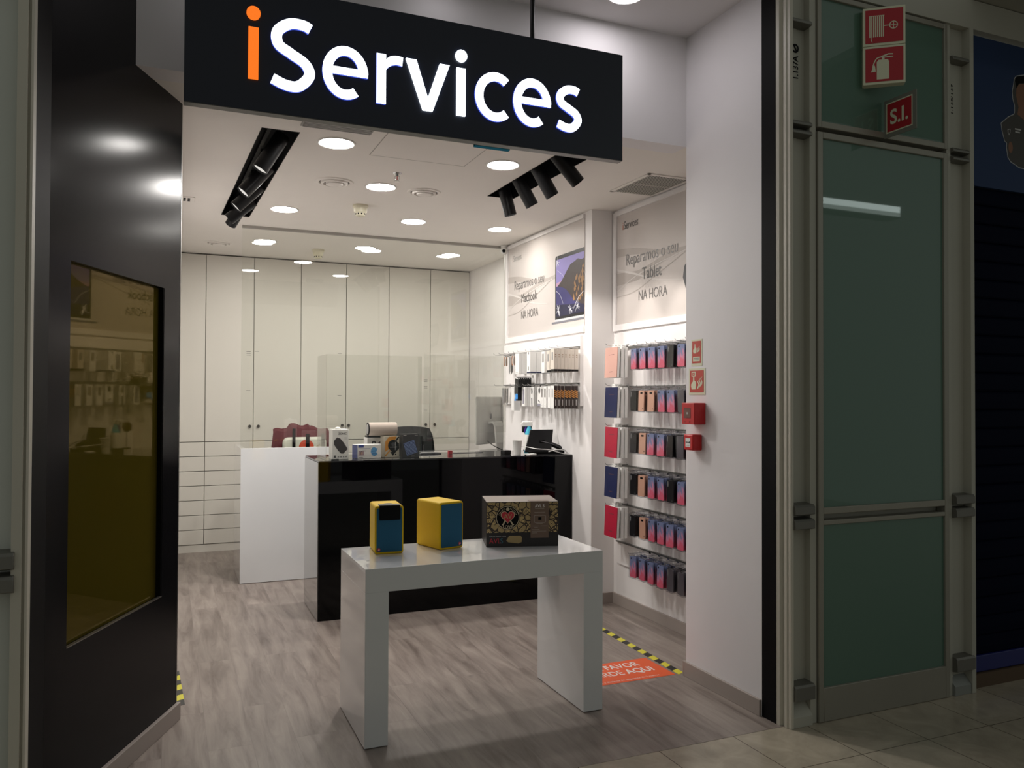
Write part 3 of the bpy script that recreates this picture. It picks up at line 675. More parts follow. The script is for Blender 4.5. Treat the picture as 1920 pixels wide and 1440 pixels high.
# ------------------------------------------------------------------ back wall of cupboards and drawers
edges = [-.10, .349, .792, 1.244, 1.698, 2.146, 2.598, 3.042]
KY = 8.30
knobs = {1: .759 - .349, 2: .840 - .792, 3: 1.660 - 1.244, 4: 1.726 - 1.698, 5: 2.548 - 2.146 + .0, 6: 2.645 - 2.598}
names7 = ['leftmost white cupboard with seven drawers below, beside the black wall', 'second white cupboard from the left with seven drawers below', 'third white cupboard from the left, partly behind the chair with the jacket',
          'fourth white cupboard from the left, behind the acrylic screen', 'middle right white cupboard, its knob beside the cylinder speaker', 'second white cupboard from the right, behind the black office chair', 'rightmost white cupboard, next to the side wall and computer']
for i in range(7):
    x0, x1 = edges[i], edges[i + 1]; W = x1 - x0; g = .003
    t = thing('wall_cupboard', names7[i], 'cupboard', (x0, KY, 0), 0, 'full height white cupboards on the back wall')
    MB().box(0, .022, .0, W, .43, 2.858).build('carcass', CABIN, t)
    MB().box(0, .008, .0, W, .022, .070).build('plinth', CAB, t)
    d = MB().box(g, 0, 1.055, W - g, .019, 2.849).build('door', CAB, t, bevel=.0015)
    if i in knobs:
        kx = knobs[i]
        MB().lathe([(.0001, -.024), (.012, -.024), (.015, -.018), (.013, -.010), (.006, -.008), (.006, 0)], (kx, 0, 1.198), 18, 'y').build('knob', mat('dark_knob', (.10, .09, .08), .35, metal=.6), d, smooth=True)
    if i < 2:
        for k in range(7):
            z1 = 1.049 - k * .1397
            MB().box(g, 0, z1 - .1337, W - g, .019, z1).build('drawer', CAB, t, bevel=.0015)
    else:
        MB().box(g, 0, .074, W - g, .019, 1.049).build('lower_door', CAB, t, bevel=.0015)
    lb = {1: ((.395, 1.925, 3), (.395, 1.545, 1)), 2: ((.03, 1.93, 1),), 3: ((.39, 1.93, 1), (.39, 1.50, 1)), 5: ((.402, 1.668, 2), (.402, 1.60, 2), (.402, 1.356, 2)), 4: ()}.get(i, ())
    if lb:
        m_ = MB()
        for lx, lz, nn in lb:
            for q in range(nn): m_.box(lx - .02, -.0006, lz - q * .017, lx + .02, -.0001, lz - q * .017 + .005)
        m_.build('label_print', mat('label_ink', (.22, .21, .2), .5), d)

# ------------------------------------------------------------------ white reception unit, glass partition, black counter
t = thing('reception_desk', 'white reception desk with solid front under the glass partition', 'desk', (.555, 6.775, 0))
MB().box(0, 0, .004, .80, .035, 1.077).build('front_panel', GLOSSW, t, bevel=.001)
MB().box(.80, 0, .004, 2.283, .035, .955).build('low_front_panel', GLOSSW, t)
MB().box(.80, -.002, .955, 2.283, .60, .985).build('desktop', GLOSSW, t, bevel=.001)
MB().box(.0, .035, .004, .035, .60, 1.077).build('end_panel', GLOSSW, t, bevel=.001)
t = thing('glass_partition', 'frameless glass partition between reception desk and ceiling', 'partition', (.552, 6.79, 0))
MB().box(0, 0, 1.079, 2.286, .008, 2.842).build('glass_pane', GLASS, t)
MB().box(0, -.008, 2.840, 2.286, .018, 2.862).build('top_rail', mat('rail_grey', (.40, .38, .35), .4), t)
MB().box(2.275, -.010, .987, 2.286, .018, 2.840).build('wall_channel', mat('rail_white', (.62, .60, .57), .4), t)

t = thing('shop_counter', 'long high gloss black counter with glass sides in the middle of the shop', 'counter', (.944, 5.465, 0))
b = MB().box(0, 0, .0, 1.890, .562, 1.053); b.build('body', BLACKG, t)
MB().box(-.002, -.002, 1.053, 1.890, .564, 1.063).build('counter_top', mat('black_glass_top', (.02, .02, .021), .03, spec=.6), t, bevel=.001)
MB().box(-.006, .004, .004, -.0005, .558, 1.052).build('side_panel', mat('grey_glass_side', (.10, .095, .09), .03, coat=1, coat_rough=.01), t)

# acrylic screens on the counter
t = thing('acrylic_screen', 'tall clear acrylic screen standing at the left of the black counter', 'screen', (.995, 5.50, 1.063), 0, 'acrylic screens on the counter')
MB().box(0, 0, 0, .665, .005, .716).build('front_sheet', ACRYL, t)
MB().box(-.002, .005, 0, .003, .34, .716).build('side_sheet', ACRYL, t)
MB().box(.64, .005, 0, .666, .010, .716).build('edge_strip', ACRYL, t)
t = thing('acrylic_screen', 'clear acrylic screen at the middle of the black counter before the computer', 'screen', (1.70, 5.58, 1.063), 0, 'acrylic screens on the counter')
s_ = MB(); s_.box(0, 0, 0, .42, .005, .735).box(.42, 0, .17, .64, .005, .735); s_.build('front_sheet', ACRYL, t)

# ------------------------------------------------------------------ display table
t = thing('display_table', 'white gloss display table with slab legs at the shop entrance', 'table', (0, 0, 0))
tb = MB()
tb.box(.788, 3.417, .66, 1.939, 3.937, .762)
o = tb.build('table_top', GLOSSW, t, bevel=.001)
MB().box(.788, 3.417, .004, .890, 3.937, .66).build('leg', GLOSSW, t, bevel=.001)
MB().box(1.837, 3.417, .004, 1.939, 3.937, .66).build('leg', GLOSSW, t, bevel=.001)
f_ = MB()
for x in (.80, 1.85): f_.box(x, 3.43, 0, x + .077, 3.924, .004)
f_.build('foot_pads', BLACK, t)

def speaker(loc, rot, label, w_, d_, h_, side):
    t = thing('bookshelf_speaker', label, 'speaker', loc, rot, 'yellow speakers on the table')
    MB().prism(rrect(0, 0, w_, h_, .012), Frame((0, 0, 0), (1, 0, 0), (0, 0, 1), (0, 1, 0)), 0, d_).build('cabinet', YEL, t, bevel=.004)
    MB().prism(rrect(.008, .010, w_ - .007, h_ - .010, .006), Frame((0, 0, 0), (1, 0, 0), (0, 0, 1), (0, 1, 0)), -.003, .001).build('front_grille', BLUEC, t, bevel=.001)
    F = Frame((0, -.0032, 0), (1, 0, 0), (0, 0, 1), (0, -1, 0)); g = MB().m(mat('heart_red', (.55, .02, .05), .4))
    x = .018 if side < 0 else w_ - .022; g.disc(F, (x, .022), .0075, .001); g.m(PAPER); g.disc(F, (x + .001, .024), .002, .0014); g.stroke([(x - .003, .018), (x + .002, .023), (x + .004, .019)], .002, F, .0014)
    g.build('round_badge', None, t)
    return t
s1 = speaker((.901, 3.722, .7622), R(-6), 'yellow speaker with blue front and black control patch on top', .134, .187, .224, -1)
MB().prism(rrect(.020, .158, .118, .2245, .006), Frame((0, -.004, 0), (1, 0, 0), (0, 0, 1), (0, 1, 0)), -.006, .004).build('control_panel', BLACK, s1, bevel=.002)
MB().box(.020, -.008, .2235, .118, .045, .2275).cyl((.07, .06, .2235), (.07, .06, .2265), .022, n=24).build('top_control', BLACKS, s1, bevel=.001)
s2 = speaker((1.212, 3.706, .7622), R(16), 'plain yellow speaker with blue front, middle of the table', .137, .205, .227, 1)

def heart(cx, cy, s):
    return [(cx + s * 16 * math.sin(a) ** 3 / 16, cy + s * (13 * math.cos(a) - 5 * math.cos(2 * a) - 2 * math.cos(3 * a) - math.cos(4 * a)) / 16) for a in [2 * math.pi * i / 40 for i in range(40)]]
# carton
t = thing('speaker_carton', 'doodle printed black and tan speaker carton at table right end', 'box', (1.449, 3.700, .7622), R(-16))
W, D, Hb = .357, .250, .220
b = MB(); b.m(mat('carton_dark', (.012, .008, .008), .4)); b.box(0, 0, 0, W, D, Hb - .001); b.m(mat('carton_top', (.30, .25, .22), .35)); b.box(.001, .001, Hb - .001, W - .001, D - .001, Hb)
b.build('carton_body', None, t, bevel=.002)
F = Frame((0, 0, 0), (1, 0, 0), (0, 0, 1), (0, -1, 0))
g = MB().m(DOODLE); g.flat([(.002, .070), (W - .002, .070), (W - .002, .217), (.002, .217)], F, .0006)
rd = random.Random(11); ink = mat('doodle_ink', (.035, .015, .01), .45); tan2 = mat('doodle_tan', (.52, .37, .16), .45)
for k in range(26):
    hx, hz, hs = rd.uniform(.022, W - .022), rd.uniform(.088, .200), rd.uniform(.012, .020)
    if abs(hx - .105) < .078 and k % 3: continue
    hh = heart(hx, hz, hs); n_ = .0006 + .00001 * k
    if k % 2: g.m(tan2).flat(hh, F, n_ + .000004); g.m(ink).stroke(hh + hh[:1], .0016, F, n_ + .000008)
    else:
        for q in range(4): g.m(ink).stroke(arc(hx, hz - hs, hs * (1.3 - q * .28), hs * (1.9 - q * .42), 20, 160, 12), .0014, F, n_ + .000004)
g.m(BLACK).disc(F, (.105, .143), .060, .0010, 40); g.m(mat('print_cream', (.55, .45, .30), .5)).stroke(arc(.105, .143, .056, .056, 0, 360, 40), .003, F, .0014)
g.disc(F, (.105, .184), .0085, .0016)
g.stroke([(.092, .128), (.082, .108)], .007, F, .0015); g.stroke([(.118, .128), (.130, .108)], .007, F, .0015); g.stroke([(.076, .109), (.084, .107)], .005, F, .0016); g.stroke([(.128, .107), (.136, .109)], .005, F, .0016)
for a in list(range(20, 75, 9)) + list(range(108, 165, 9)): g.stroke([(.105 + .040 * math.cos(R(a)), .143 + .040 * math.sin(R(a))), (.105 + .049 * math.cos(R(a)), .143 + .049 * math.sin(R(a)))], .0022, F, .0014)
g.m(MATS['print_cream']).flat(heart(.105, .148, .035), F, .0018); g.m(mat('print_red', (.50, .02, .04), .45)).flat(heart(.105, .148, .0315), F, .0022)
g.m(mat('print_tan', (.42, .30, .13), .5)).flat([(.098, .030), (.112, .054), (.168, .054), (.176, .045), (.174, .022), (.158, .016), (.108, .022)], F, .001); g.flat(heart(.042, .098, .019), F, .0014)
g.flat(heart(.330, .190, .017), F, .0014)
g.build('front_print', None, t)
def tx(s, size, x, z, m_, al='LEFT', sx=1, bold=0, lift=.0026, par=None, nm='lettering'): return text(s, size, Frame((x, 0, z), (1, 0, 0), (0, 0, 1), (0, -1, 0)), nm, m_, par or t, al, lift, sx, bold)
tx('AV', .032, .105, .138, MATS['print_tan'], 'CENTER', bold=.01, lift=.0026)
tx('LOVE', .020, .105, .091, MATS['print_cream'], 'CENTER', bold=.02)
tx('AVL', .036, .014, .018, MATS['print_red'], bold=.0, sx=.9); tx('S', .036, .068, .018, mat('print_teal', (.03, .15, .2), .5), sx=.9)
tx('WIRELESS SPEAKER SYSTEM', .0068, .014, .049, LGREY)
c = thing('product_info_card', 'translucent brown specification card hooked over the carton front', 'card', (1.449, 3.700, .7622), R(-16))
cm = mat('brown_card', (.17, .105, .075), .3)
MB().box(.218, -.004, .042, .308, -.0015, Hb + .0015).box(.212, -.004, Hb + .0005, .308, .055, Hb + .002).build('card_body', cm, c)
F2 = Frame((0, -.004, 0), (1, 0, 0), (0, 0, 1), (0, -1, 0)); g = MB().m(mat('card_print', (.36, .30, .26), .5))
g.stroke(rrect(.236, .117, .292, .153, .006) + rrect(.236, .117, .292, .153, .006)[:1], .003, F2, .0005)
for z, x0, x1 in ((.186, .240, .286), (.112, .246, .278), (.100, .226, .258), (.094, .236, .254), (.100, .268, .302), (.083, .226, .262), (.075, .226, .296), (.067, .226, .250), (.168, .236, .290)): g.stroke([(x0, z), (x1, z)], .0022, F2, .0005)
g.m(BLACK).flat([(.256, .130), (.272, .130), (.272, .143), (.256, .143)], F2, .0006)
g.build('card_print', None, c)
text('AVL S', .021, Frame((.263, -.004, .192), (1, 0, 0), (0, 0, 1), (0, -1, 0)), 'lettering', WPRINT, c, 'CENTER', .0006, .9, .015)

# ------------------------------------------------------------------ things on the black counter
ZT = 1.0632
def carton(name, label, loc, rot, w_, d_, h_, m_, cat='box', bev=.002, group=None, ztop=None):
    t = thing(name, label, cat, loc, rot, group); MB().box(0, 0, 0, w_, d_, h_).build('carton_body', m_, t, bevel=bev); return t
FC = Frame((0, 0, 0), (1, 0, 0), (0, 0, 1), (0, -1, 0))
# white speaker box
t = carton('speaker_box', 'tall white speaker box standing at left end of black counter', (1.050, 5.565, ZT), R(3), .112, .10, .206, PAPER)
g = MB().m(mat('speaker_photo_dark', (.035, .028, .032), .5)); g.flat([(.010, .128), (.030, .150), (.052, .144), (.078, .112), (.100, .082), (.104, .068), (.090, .056), (.078, .040), (.060, .040), (.040, .060), (.012, .100)], FC, .0006)
g.m(mat('speaker_photo_rim', (.10, .085, .09), .4)).stroke([(.030, .150), (.052, .144), (.078, .112), (.104, .070)], .003, FC, .0010)
for k in range(4): g.m(GREY).flat([(.036 + k * .018, .014), (.046 + k * .018, .014), (.046 + k * .018, .024), (.036 + k * .018, .024)], FC, .0008)
g.m(DGREY).flat([(.010, .012), (.024, .012), (.024, .028), (.010, .028)], FC, .0008)
g.m(LGREY).stroke([(.082, .150), (.098, .150)], .003, FC, .0008).stroke([(.082, .140), (.098, .140)], .003, FC, .0008).stroke([(.034, .192), (.062, .192)], .002, FC, .0008)
g.build('front_print', None, t)
text('ZONIC', .019, Frame((.040, 0, .170), (1, 0, 0), (0, 0, 1), (0, -1, 0)), 'lettering', DGREY, t, bold=.03, sx=.95)
t = thing('white_cap', 'small white rounded cap lying on top of the tall speaker box', 'cap', (1.095, 5.615, ZT + .2062))
MB().lathe([(.0001, .016), (.012, .014), (.020, .008), (.022, 0), (.0001, 0)], (0, 0, 0), 20).build('cap_shell', WHITE, t, smooth=True)
# face mask box
t = carton('face_mask_box', 'white and blue face mask box lying on front edge of counter', (1.222, 5.560, ZT), R(12), .178, .09, .098, PAPER)
g = MB().m(mat('box_blue', (.03, .06, .30), .5)); g.flat([(.004, .078), (.045, .078), (.045, .096), (.004, .096)], FC, .0006); g.stroke([(.004, .072), (.095, .072)], .0015, FC, .0006)
g.m(LGREY)
for z in (.060, .052): g.stroke([(.036, z), (.064, z)], .002, FC, .0006)
g.m(mat('photo_pinkish', (.42, .30, .34), .5)).flat([(.006, .024), (.048, .024), (.048, .056), (.006, .056)], FC, .0006)
g.m(mat('photo_skin', (.5, .3, .25), .5)).disc(FC, (.029, .040), .009, .0009); g.m(DGREY).stroke([(.022, .030), (.022, .044), (.028, .052), (.036, .048)], .003, FC, .0011)
g.m(mat('mask_blue', (.10, .33, .62), .5)).flat([(.100, .060), (.108, .074), (.124, .080), (.142, .070), (.150, .072), (.146, .056), (.140, .044), (.150, .030), (.138, .020), (.122, .016), (.106, .026), (.098, .044)], FC, .0008)
g.m(mat('mask_blue_dark', (.04, .18, .45), .5)).stroke([(.102, .050), (.140, .052)], .004, FC, .0011).stroke([(.108, .034), (.142, .034)], .004, FC, .0011)
g.m(DGREY).stroke([(.006, .010), (.040, .010)], .003, FC, .0008)
g.build('front_print', None, t)
MB().box(-.001, .002, .002, .0, .088, .096).build('side_print', mat('box_side_blue', (.10, .12, .30), .5), t)
t = carton('headset_box', 'low white box with dark product photo behind the mask box', (1.335, 5.76, ZT), R(2), .165, .10, .135, PAPER)
g = MB().m(DGREY); g.disc(FC, (.048, .098), .015, .0006); g.m(LGREY).disc(FC, (.048, .096), .007, .001); g.m(mat('photo_purple', (.10, .075, .10), .5)).flat([(.075, .096), (.120, .126), (.163, .130), (.163, .092), (.110, .090)], FC, .0006)
g.build('front_print', None, t)
t = carton('headphones_box', 'orange, black and white headphones box on the black counter', (1.432, 5.635, ZT), R(10), .112, .08, .150, mat('cardboard_cream', (.55, .50, .40), .5))
g = MB().m(mat('print_orange', (.62, .25, .02), .5)); g.flat([(.002, .040), (.002, .110), (.030, .146), (.090, .148), (.078, .120), (.040, .110), (.026, .080), (.034, .060)], FC, .0006); g.stroke([(.004, .012), (.040, .050)], .009, FC, .0008)
g.m(BLACK).disc(FC, (.064, .084), .040, .0010); g.flat([(.030, .064), (.070, .022), (.110, .062), (.108, .10), (.060, .10)], FC, .0012); g.flat([(.040, .040), (.052, .024), (.062, .010), (.082, .034)], FC, .0013); g.stroke([(.082, .112), (.108, .146)], .010, FC, .0010)
g.m(DGREY).disc(FC, (.064, .092), .014, .0016); g.m(PAPER).stroke([(.040, .072), (.094, .072)], .0022, FC, .0018).stroke([(.080, .050), (.080, .108)], .0022, FC, .0018)
g.m(BLACK).disc(FC, (.083, .020), .005, .0014)
g.build('front_print', None, t)
t = carton('speaker_box', 'dark box with blue grid speaker picture on the black counter', (1.547, 5.590, ZT), R(3), .128, .07, .166, mat('box_black', (.022, .022, .024), .4))
g = MB(); base = [(.006, .030), (.074, .012 + .0), (.118, .040), (.096, .128), (.010, .098)]
ang = R(17); ca, sa = math.cos(ang), math.sin(ang)
gx = lambda u, v: (.016 + ca * u - sa * v + .018, .010 + sa * u + ca * v)
g.m(mat('print_navy', (.015, .03, .12), .4)).flat([gx(0, 0), gx(.085, 0), gx(.085, .095), gx(0, .095)], FC, .0006)
g.m(mat('print_grid', (.30, .42, .70), .4))
for k in range(9): g.stroke([gx(.003 + k * .0098, .002), gx(.003 + k * .0098, .093)], .0016, FC, .0010)
for k in range(10): g.stroke([gx(.002, .003 + k * .0098), gx(.083, .003 + k * .0098)], .0016, FC, .0010)
g.m(LGREY).stroke([(.008, .156), (.030, .156)], .004, FC, .0008).stroke([(.092, .156), (.116, .156)], .002, FC, .0008).stroke([(.066, .008), (.090, .008)], .003, FC, .0008)
g.build('front_print', None, t)
t = thing('cylinder_speaker', 'beige fabric cylinder speaker lying across the stacked boxes', 'speaker', (1.325, 5.70, ZT + .152))
MB().cyl((.002, 0, .048), (.205, 0, .048), .048, n=36).build('fabric_body', mat('beige_fabric', (.50, .42, .37), .85, bump=.3, bscale=400), t, bevel=.004)
MB().cyl((-.004, 0, .048), (.003, 0, .048), .047, n=36).build('end_cap', BLACKS, t, bevel=.002)
MB().cyl((-.006, 0, .048), (-.003, 0, .048), .034, n=30).build('end_disc', LGREY, t)
t = thing('tablet', 'thin black tablet lying flat under the cylinder speaker', 'tablet', (1.32, 5.66, ZT + .1355))
t.location.z = ZT + .136
MB().box(0, 0, 0, .20, .12, .010).build('tablet_body', BLACKS, t, bevel=.002)
t.location = (1.338, 5.765, ZT + .1355)
bpy.data.objects.remove(t.children[0]); MB().box(0, 0, 0, .16, .085, .014).build('tablet_body', BLACKS, t, bevel=.002)
# small flat things
def small(name, label, cat, b, m_, part='body', bev=.001, loc=None, rot=0):
    t = thing(name, label, cat, loc or (0, 0, 0), rot); MB().box(*b).build(part, m_, t, bevel=bev); return t
small('card_holder', 'maroon card holder lying on the far left corner of counter', 'card holder', (0, 0, 0, .085, .05, .006), mat('maroon', (.09, .01, .02), .4), 'cover', loc=(1.015, 5.94, ZT))
small('stamp', 'small red cube stamp standing beside the pens on counter', 'stamp', (0, 0, 0, .03, .03, .026), mat('stamp_red', (.4, .01, .02), .35), 'handle_block', loc=(1.965, 5.80, ZT))
small('metal_ruler', 'grey metal ruler lying on the counter right of the stamp', 'ruler', (0, 0, 0, .24, .03, .004), mat('ruler_grey', (.15, .15, .16), .3, metal=.5), 'ruler_strip', bev=0, loc=(2.03, 5.86, ZT), rot=R(3))
t = small('pen_tray', 'slim dark pen tray lying behind the blue grid box', 'tray', (0, 0, 0, .17, .035, .008), DGREY, 'tray_body', loc=(1.75, 5.83, ZT), rot=R(3))
MB().cyl((.01, .015, .012), (.15, .02, .012), .004, n=10).build('pen', mat('pen_silver', (.4, .4, .4), .3, metal=.6), t)
t = thing('marker', 'black marker lying at the counter edge beside the tall box', 'marker', (1.035, 5.52, ZT)); MB().cyl((0, 0, .004), (.05, .004, .004), .004, n=10).build('barrel', BLACKS, t)
# paper cup
t = thing('cup', 'white paper cup on the right of the black counter', 'cup', (2.44, 5.60, ZT))
MB().lathe([(.0001, 0), (.027, 0), (.036, .104), (.038, .107), (.0355, .108), (.034, .104), (.026, .004), (.0001, .004)], (0, 0, 0), 28).build('cup_wall', WHITE, t, smooth=True)
# spray bottle
t = thing('spray_bottle', 'white and blue spray bottle with purple trigger behind the tablet', 'spray bottle', (2.655, 5.86, ZT), R(-20))
MB().lathe([(.0001, 0), (.038, 0), (.040, .01), (.040, .11), (.032, .15), (.018, .185), (.015, .20), (.0001, .20)], (0, 0, 0), 26).build('bottle', mat('bottle_blue', (.06, .42, .58), .2), t, smooth=True)
MB().lathe([(.0406, .012), (.0412, .02), (.0412, .10), (.037, .135)], (0, 0, 0), 26).build('label', WHITE, t, smooth=True)
MB().box(-.055, -.012, .198, .026, .012, .238).cyl((-.055, 0, .222), (-.064, 0, .222), .008, n=12).build('spray_head', WHITE, t, bevel=.005)
MB().prism([(-.030, .198), (-.018, .198), (-.032, .150), (-.042, .150)], Frame((0, 0, 0), (1, 0, 0), (0, 0, 1), (0, 1, 0)), -.006, .006).build('trigger', mat('purple_plastic', (.08, .03, .35), .35), t, bevel=.001)
# black tablet till on its stand
t = thing('tablet_till', 'black tablet terminal tilted on its stand at counter right end', 'terminal', (2.56, 5.60, ZT))
b = MB(); fr_ = Frame((0, .06, .012), (1, 0, 0), (0, .50, .866), (0, -.866, .5))
b.prism([(-.035, 0), (.19, 0), (.245, .185), (.045, .185)], Frame((0, .05, .012), (1, 0, 0), (.0, .42, .907), (0, -.907, .42)), -.012, 0)
b.build('screen', BLACKS, t, bevel=.004)
MB().prism([(.02, .11), (.22, .13), (.30, .03), (.30, .0), (.0, .0), (-.02, .02)], Frame((0, 0, 0), (1, 0, 0), (0, 1, 0), (0, 0, 1)), 0, .022).build('base', BLACK, t, bevel=.008)
MB().tube([(.20, .09, .07), (.255, .07, .045), (.30, .05, .02)], .018, 10).build('handset', BLACKS, t)
MB().box(.10, .08, .02, .15, .115, .10).build('stand', BLACK, t, bevel=.003)
# little scanner on a post
t = thing('webcam', 'small black webcam on a thin post behind the paper cup', 'camera', (2.700, 6.05 - .05, ZT))
MB().cyl((0, 0, 0), (0, 0, .006), .03, n=20).build('foot', BLACKS, t)
MB().cyl((0, 0, .006), (0, 0, .15), .004, n=10).build('post', CHROME, t)
MB().box(-.042, -.016, .145, -.014, .016, .200).box(.014, -.016, .150, .040, .016, .198).box(-.02, -.02, .135, .02, .02, .212).build('camera_head', BLACKS, t, bevel=.008)
MB().box(-.006, -.022, .14, .006, -.018, .21).build('silver_strip', ALU, t)
# cables
def cable(label, pts, r, m_, name='cable'):
    o = MB().tube(catmull(pts, 8), r, 8).build(name, m_, smooth=True); return tag(o, label, 'cable')
WC = mat('white_cable', (.75, .74, .72), .4)
cable('long white cable from cup over the counter to the terminal', [(2.50, 5.66, ZT + .06), (2.56, 5.52, ZT + .045), (2.66, 5.50, ZT + .035), (2.78, 5.505, ZT + .004), (2.82, 5.53, ZT + .004)], .003, WC)
cable('looped white cable end beside the terminal base', [(2.66, 5.515, ZT + .02), (2.72, 5.50, ZT + .035), (2.78, 5.498, ZT + .030), (2.826, 5.515, ZT + .004)], .003, WC)
cable('dark cable running from the webcam post to the terminal', [(2.705, 5.965, ZT + .14), (2.66, 5.75, ZT + .10), (2.72, 5.58, ZT + .075), (2.83, 5.56, ZT + .02)], .0025, DGREY)
# papers and odds by the cup
t = small('paper_pad', 'small white paper pad beside the terminal on the counter', 'paper', (0, 0, 0, .06, .05, .008), PAPER, 'sheets', loc=(2.50, 5.50, ZT), rot=R(10))
t = small('charger', 'black charger brick on the counter beside the paper cup', 'charger', (0, 0, 0, .06, .06, .03), BLACKS, 'brick', bev=.004, loc=(2.345, 5.62, ZT), rot=R(10))

# ------------------------------------------------------------------ computer and chairs behind the glass
t = thing('desktop_computer', 'silver all-in-one computer seen from behind through the glass', 'computer', (2.84, 7.20, .986), R(42))
SIL = mat('silver_aluminium', (.40, .39, .375), .4, metal=.2)
pr = [(.262, 0), (.262, .016), (.10, .026), (0, .03)]
b = MB(); n = 11
zz0, zz1 = .062, .508
V = []; 
for j in range(n):
    for i in range(n):
        u, v = -1 + 2 * i / (n - 1), -1 + 2 * j / (n - 1)
        y = -.006 - .034 * (1 - u ** 4) * (1 - v ** 4)
        V.append((u * .27, y, (zz0 + zz1) / 2 + v * (zz1 - zz0) / 2))
Fs = [(j * n + i, j * n + i + 1, (j + 1) * n + i + 1, (j + 1) * n + i) for j in range(n - 1) for i in range(n - 1)]
b.add(V, Fs); b.box(-.27, -.006, zz0, .27, .004, zz1)
b.build('display_shell', SIL, t, smooth=True)
MB().box(-.266, .004, zz0 + .06, .266, .0055, zz1 - .004).build('screen', BLACKS, t)
fs = Frame((0, 0, 0), (0, 1, 0), (0, 0, 1), (1, 0, 0))
MB().prism([(-.045, .25), (-.060, .262), (-.085, .262), (-.10, .24), (-.125, .006), (.05, .006), (.05, 0), (-.135, 0), (-.137, .01), (-.115, .235), (-.095, .275), (-.04, .275)], fs, -.095, .095).build('stand', SIL, t)
fa = Frame((-.04, -.0405, .33), (-1, 0, 0), (0, 0, 1), (0, -1, 0))
a = MB().m(mat('logo_dark', (.045, .045, .05), .2))
ap = catmull([(0, .018), (.010, .022), (.020, .018), (.021, .012), (.0165, .004), (.0175, -.006), (.023, -.012), (.017, -.024), (.010, -.030), (.004, -.029), (0, -.0275), (-.004, -.029), (-.010, -.030), (-.018, -.022), (-.023, -.008), (-.022, .008), (-.014, .020), (-.006, .021), (0, .018)], 4)[:-1]
a.flat([(x * 1.0, y * 1.0) for x, y in ap], fa, .001); a.flat([(.0, .024), (.003, .034), (.010, .040), (.011, .036), (.009, .029), (.004, .025)], fa, .001)
a.build('logo', None, t)
cable('pair of black cables hanging behind the silver computer', [(2.80, 7.14, 1.08), (2.83, 7.06, 1.04), (2.88, 7.02, 1.01), (2.93, 7.03, .99)], .004, BLACKS)

def office_chair(loc, rot, label, bm):
    t = thing('office_chair', label, 'chair', loc, rot)
    MB().cyl((0, 0, .10), (0, 0, .56), .028, n=16).build('gas_column', BLACKS, t)
    lg = MB()
    for k in range(5):
        a = 2 * math.pi * k / 5
        lg.tube([(0, 0, .12), (.15 * math.cos(a), .15 * math.sin(a), .10), (.29 * math.cos(a), .29 * math.sin(a), .065)], .018, 8)
    lg.build('star_base', BLACKS, t)
    for k in range(5):
        a = 2 * math.pi * k / 5; MB().cyl((.29 * math.cos(a) - .012, .29 * math.sin(a), .03), (.29 * math.cos(a) + .012, .29 * math.sin(a), .03), .03, n=14).build('caster', BLACK, t)
    MB().prism(rrect(-.24, -.23, .24, .24, .06), Frame((0, 0, 0), (1, 0, 0), (0, 1, 0), (0, 0, 1)), .58, .65).build('seat', bm, t, bevel=.02)
    b = MB(); n = 9; V = []
    for side in (0, 1):
        for j in range(n):
            for i in range(n):
                u, v = -1 + 2 * i / (n - 1), j / (n - 1)
                wv = .20 + .05 * math.sin(math.pi * min(v * .8 + .1, 1))
                if v > .93: wv *= .92
                V.append((u * wv, -.25 + .03 * (1 - u * u) * -1 - (0 if side else .03) + .03 * v, .68 + .53 * v - .02 * u * u * v))
    N2 = n * n; Fs = []
    for j in range(n - 1):
        for i in range(n - 1):
            q = (j * n + i, j * n + i + 1, (j + 1) * n + i + 1, (j + 1) * n + i); Fs.append(q); Fs.append(tuple(x + N2 for x in q[::-1]))
    ring = [i for i in range(n)] + [j * n + n - 1 for j in range(1, n)] + [(n - 1) * n + i for i in range(n - 2, -1, -1)] + [j * n for j in range(n - 2, 0, -1)]
    for k in range(len(ring)): a_, c_ = ring[k], ring[(k + 1) % len(ring)]; Fs.append((a_, c_, c_ + N2, a_ + N2))
    b.add(V, Fs); b.build('backrest', bm, t, smooth=True)
    MB().tube([(0, -.10, .56), (0, -.27, .60), (0, -.29, .80)], .016, 8).build('back_support', BLACKS, t)
    for s_ in (-1, 1): MB().tube([(s_ * .22, 0, .60), (s_ * .29, 0, .66), (s_ * .29, .02, .82)], .014, 8).box(s_ * .29 - .03, -.11, .82, s_ * .29 + .03, .12, .845).build('armrest', BLACKS, t, bevel=.004)
    return t
CH = mat('chair_mesh_black', (.009, .010, .010), .8, spec=.15)
office_chair((1.14, 7.88, 0), 0, 'black office chair draped with the maroon jacket behind the desk', CH)
office_chair((2.18, 7.80, -.0), R(-6), 'black office chair behind the desk near the silver computer', CH)
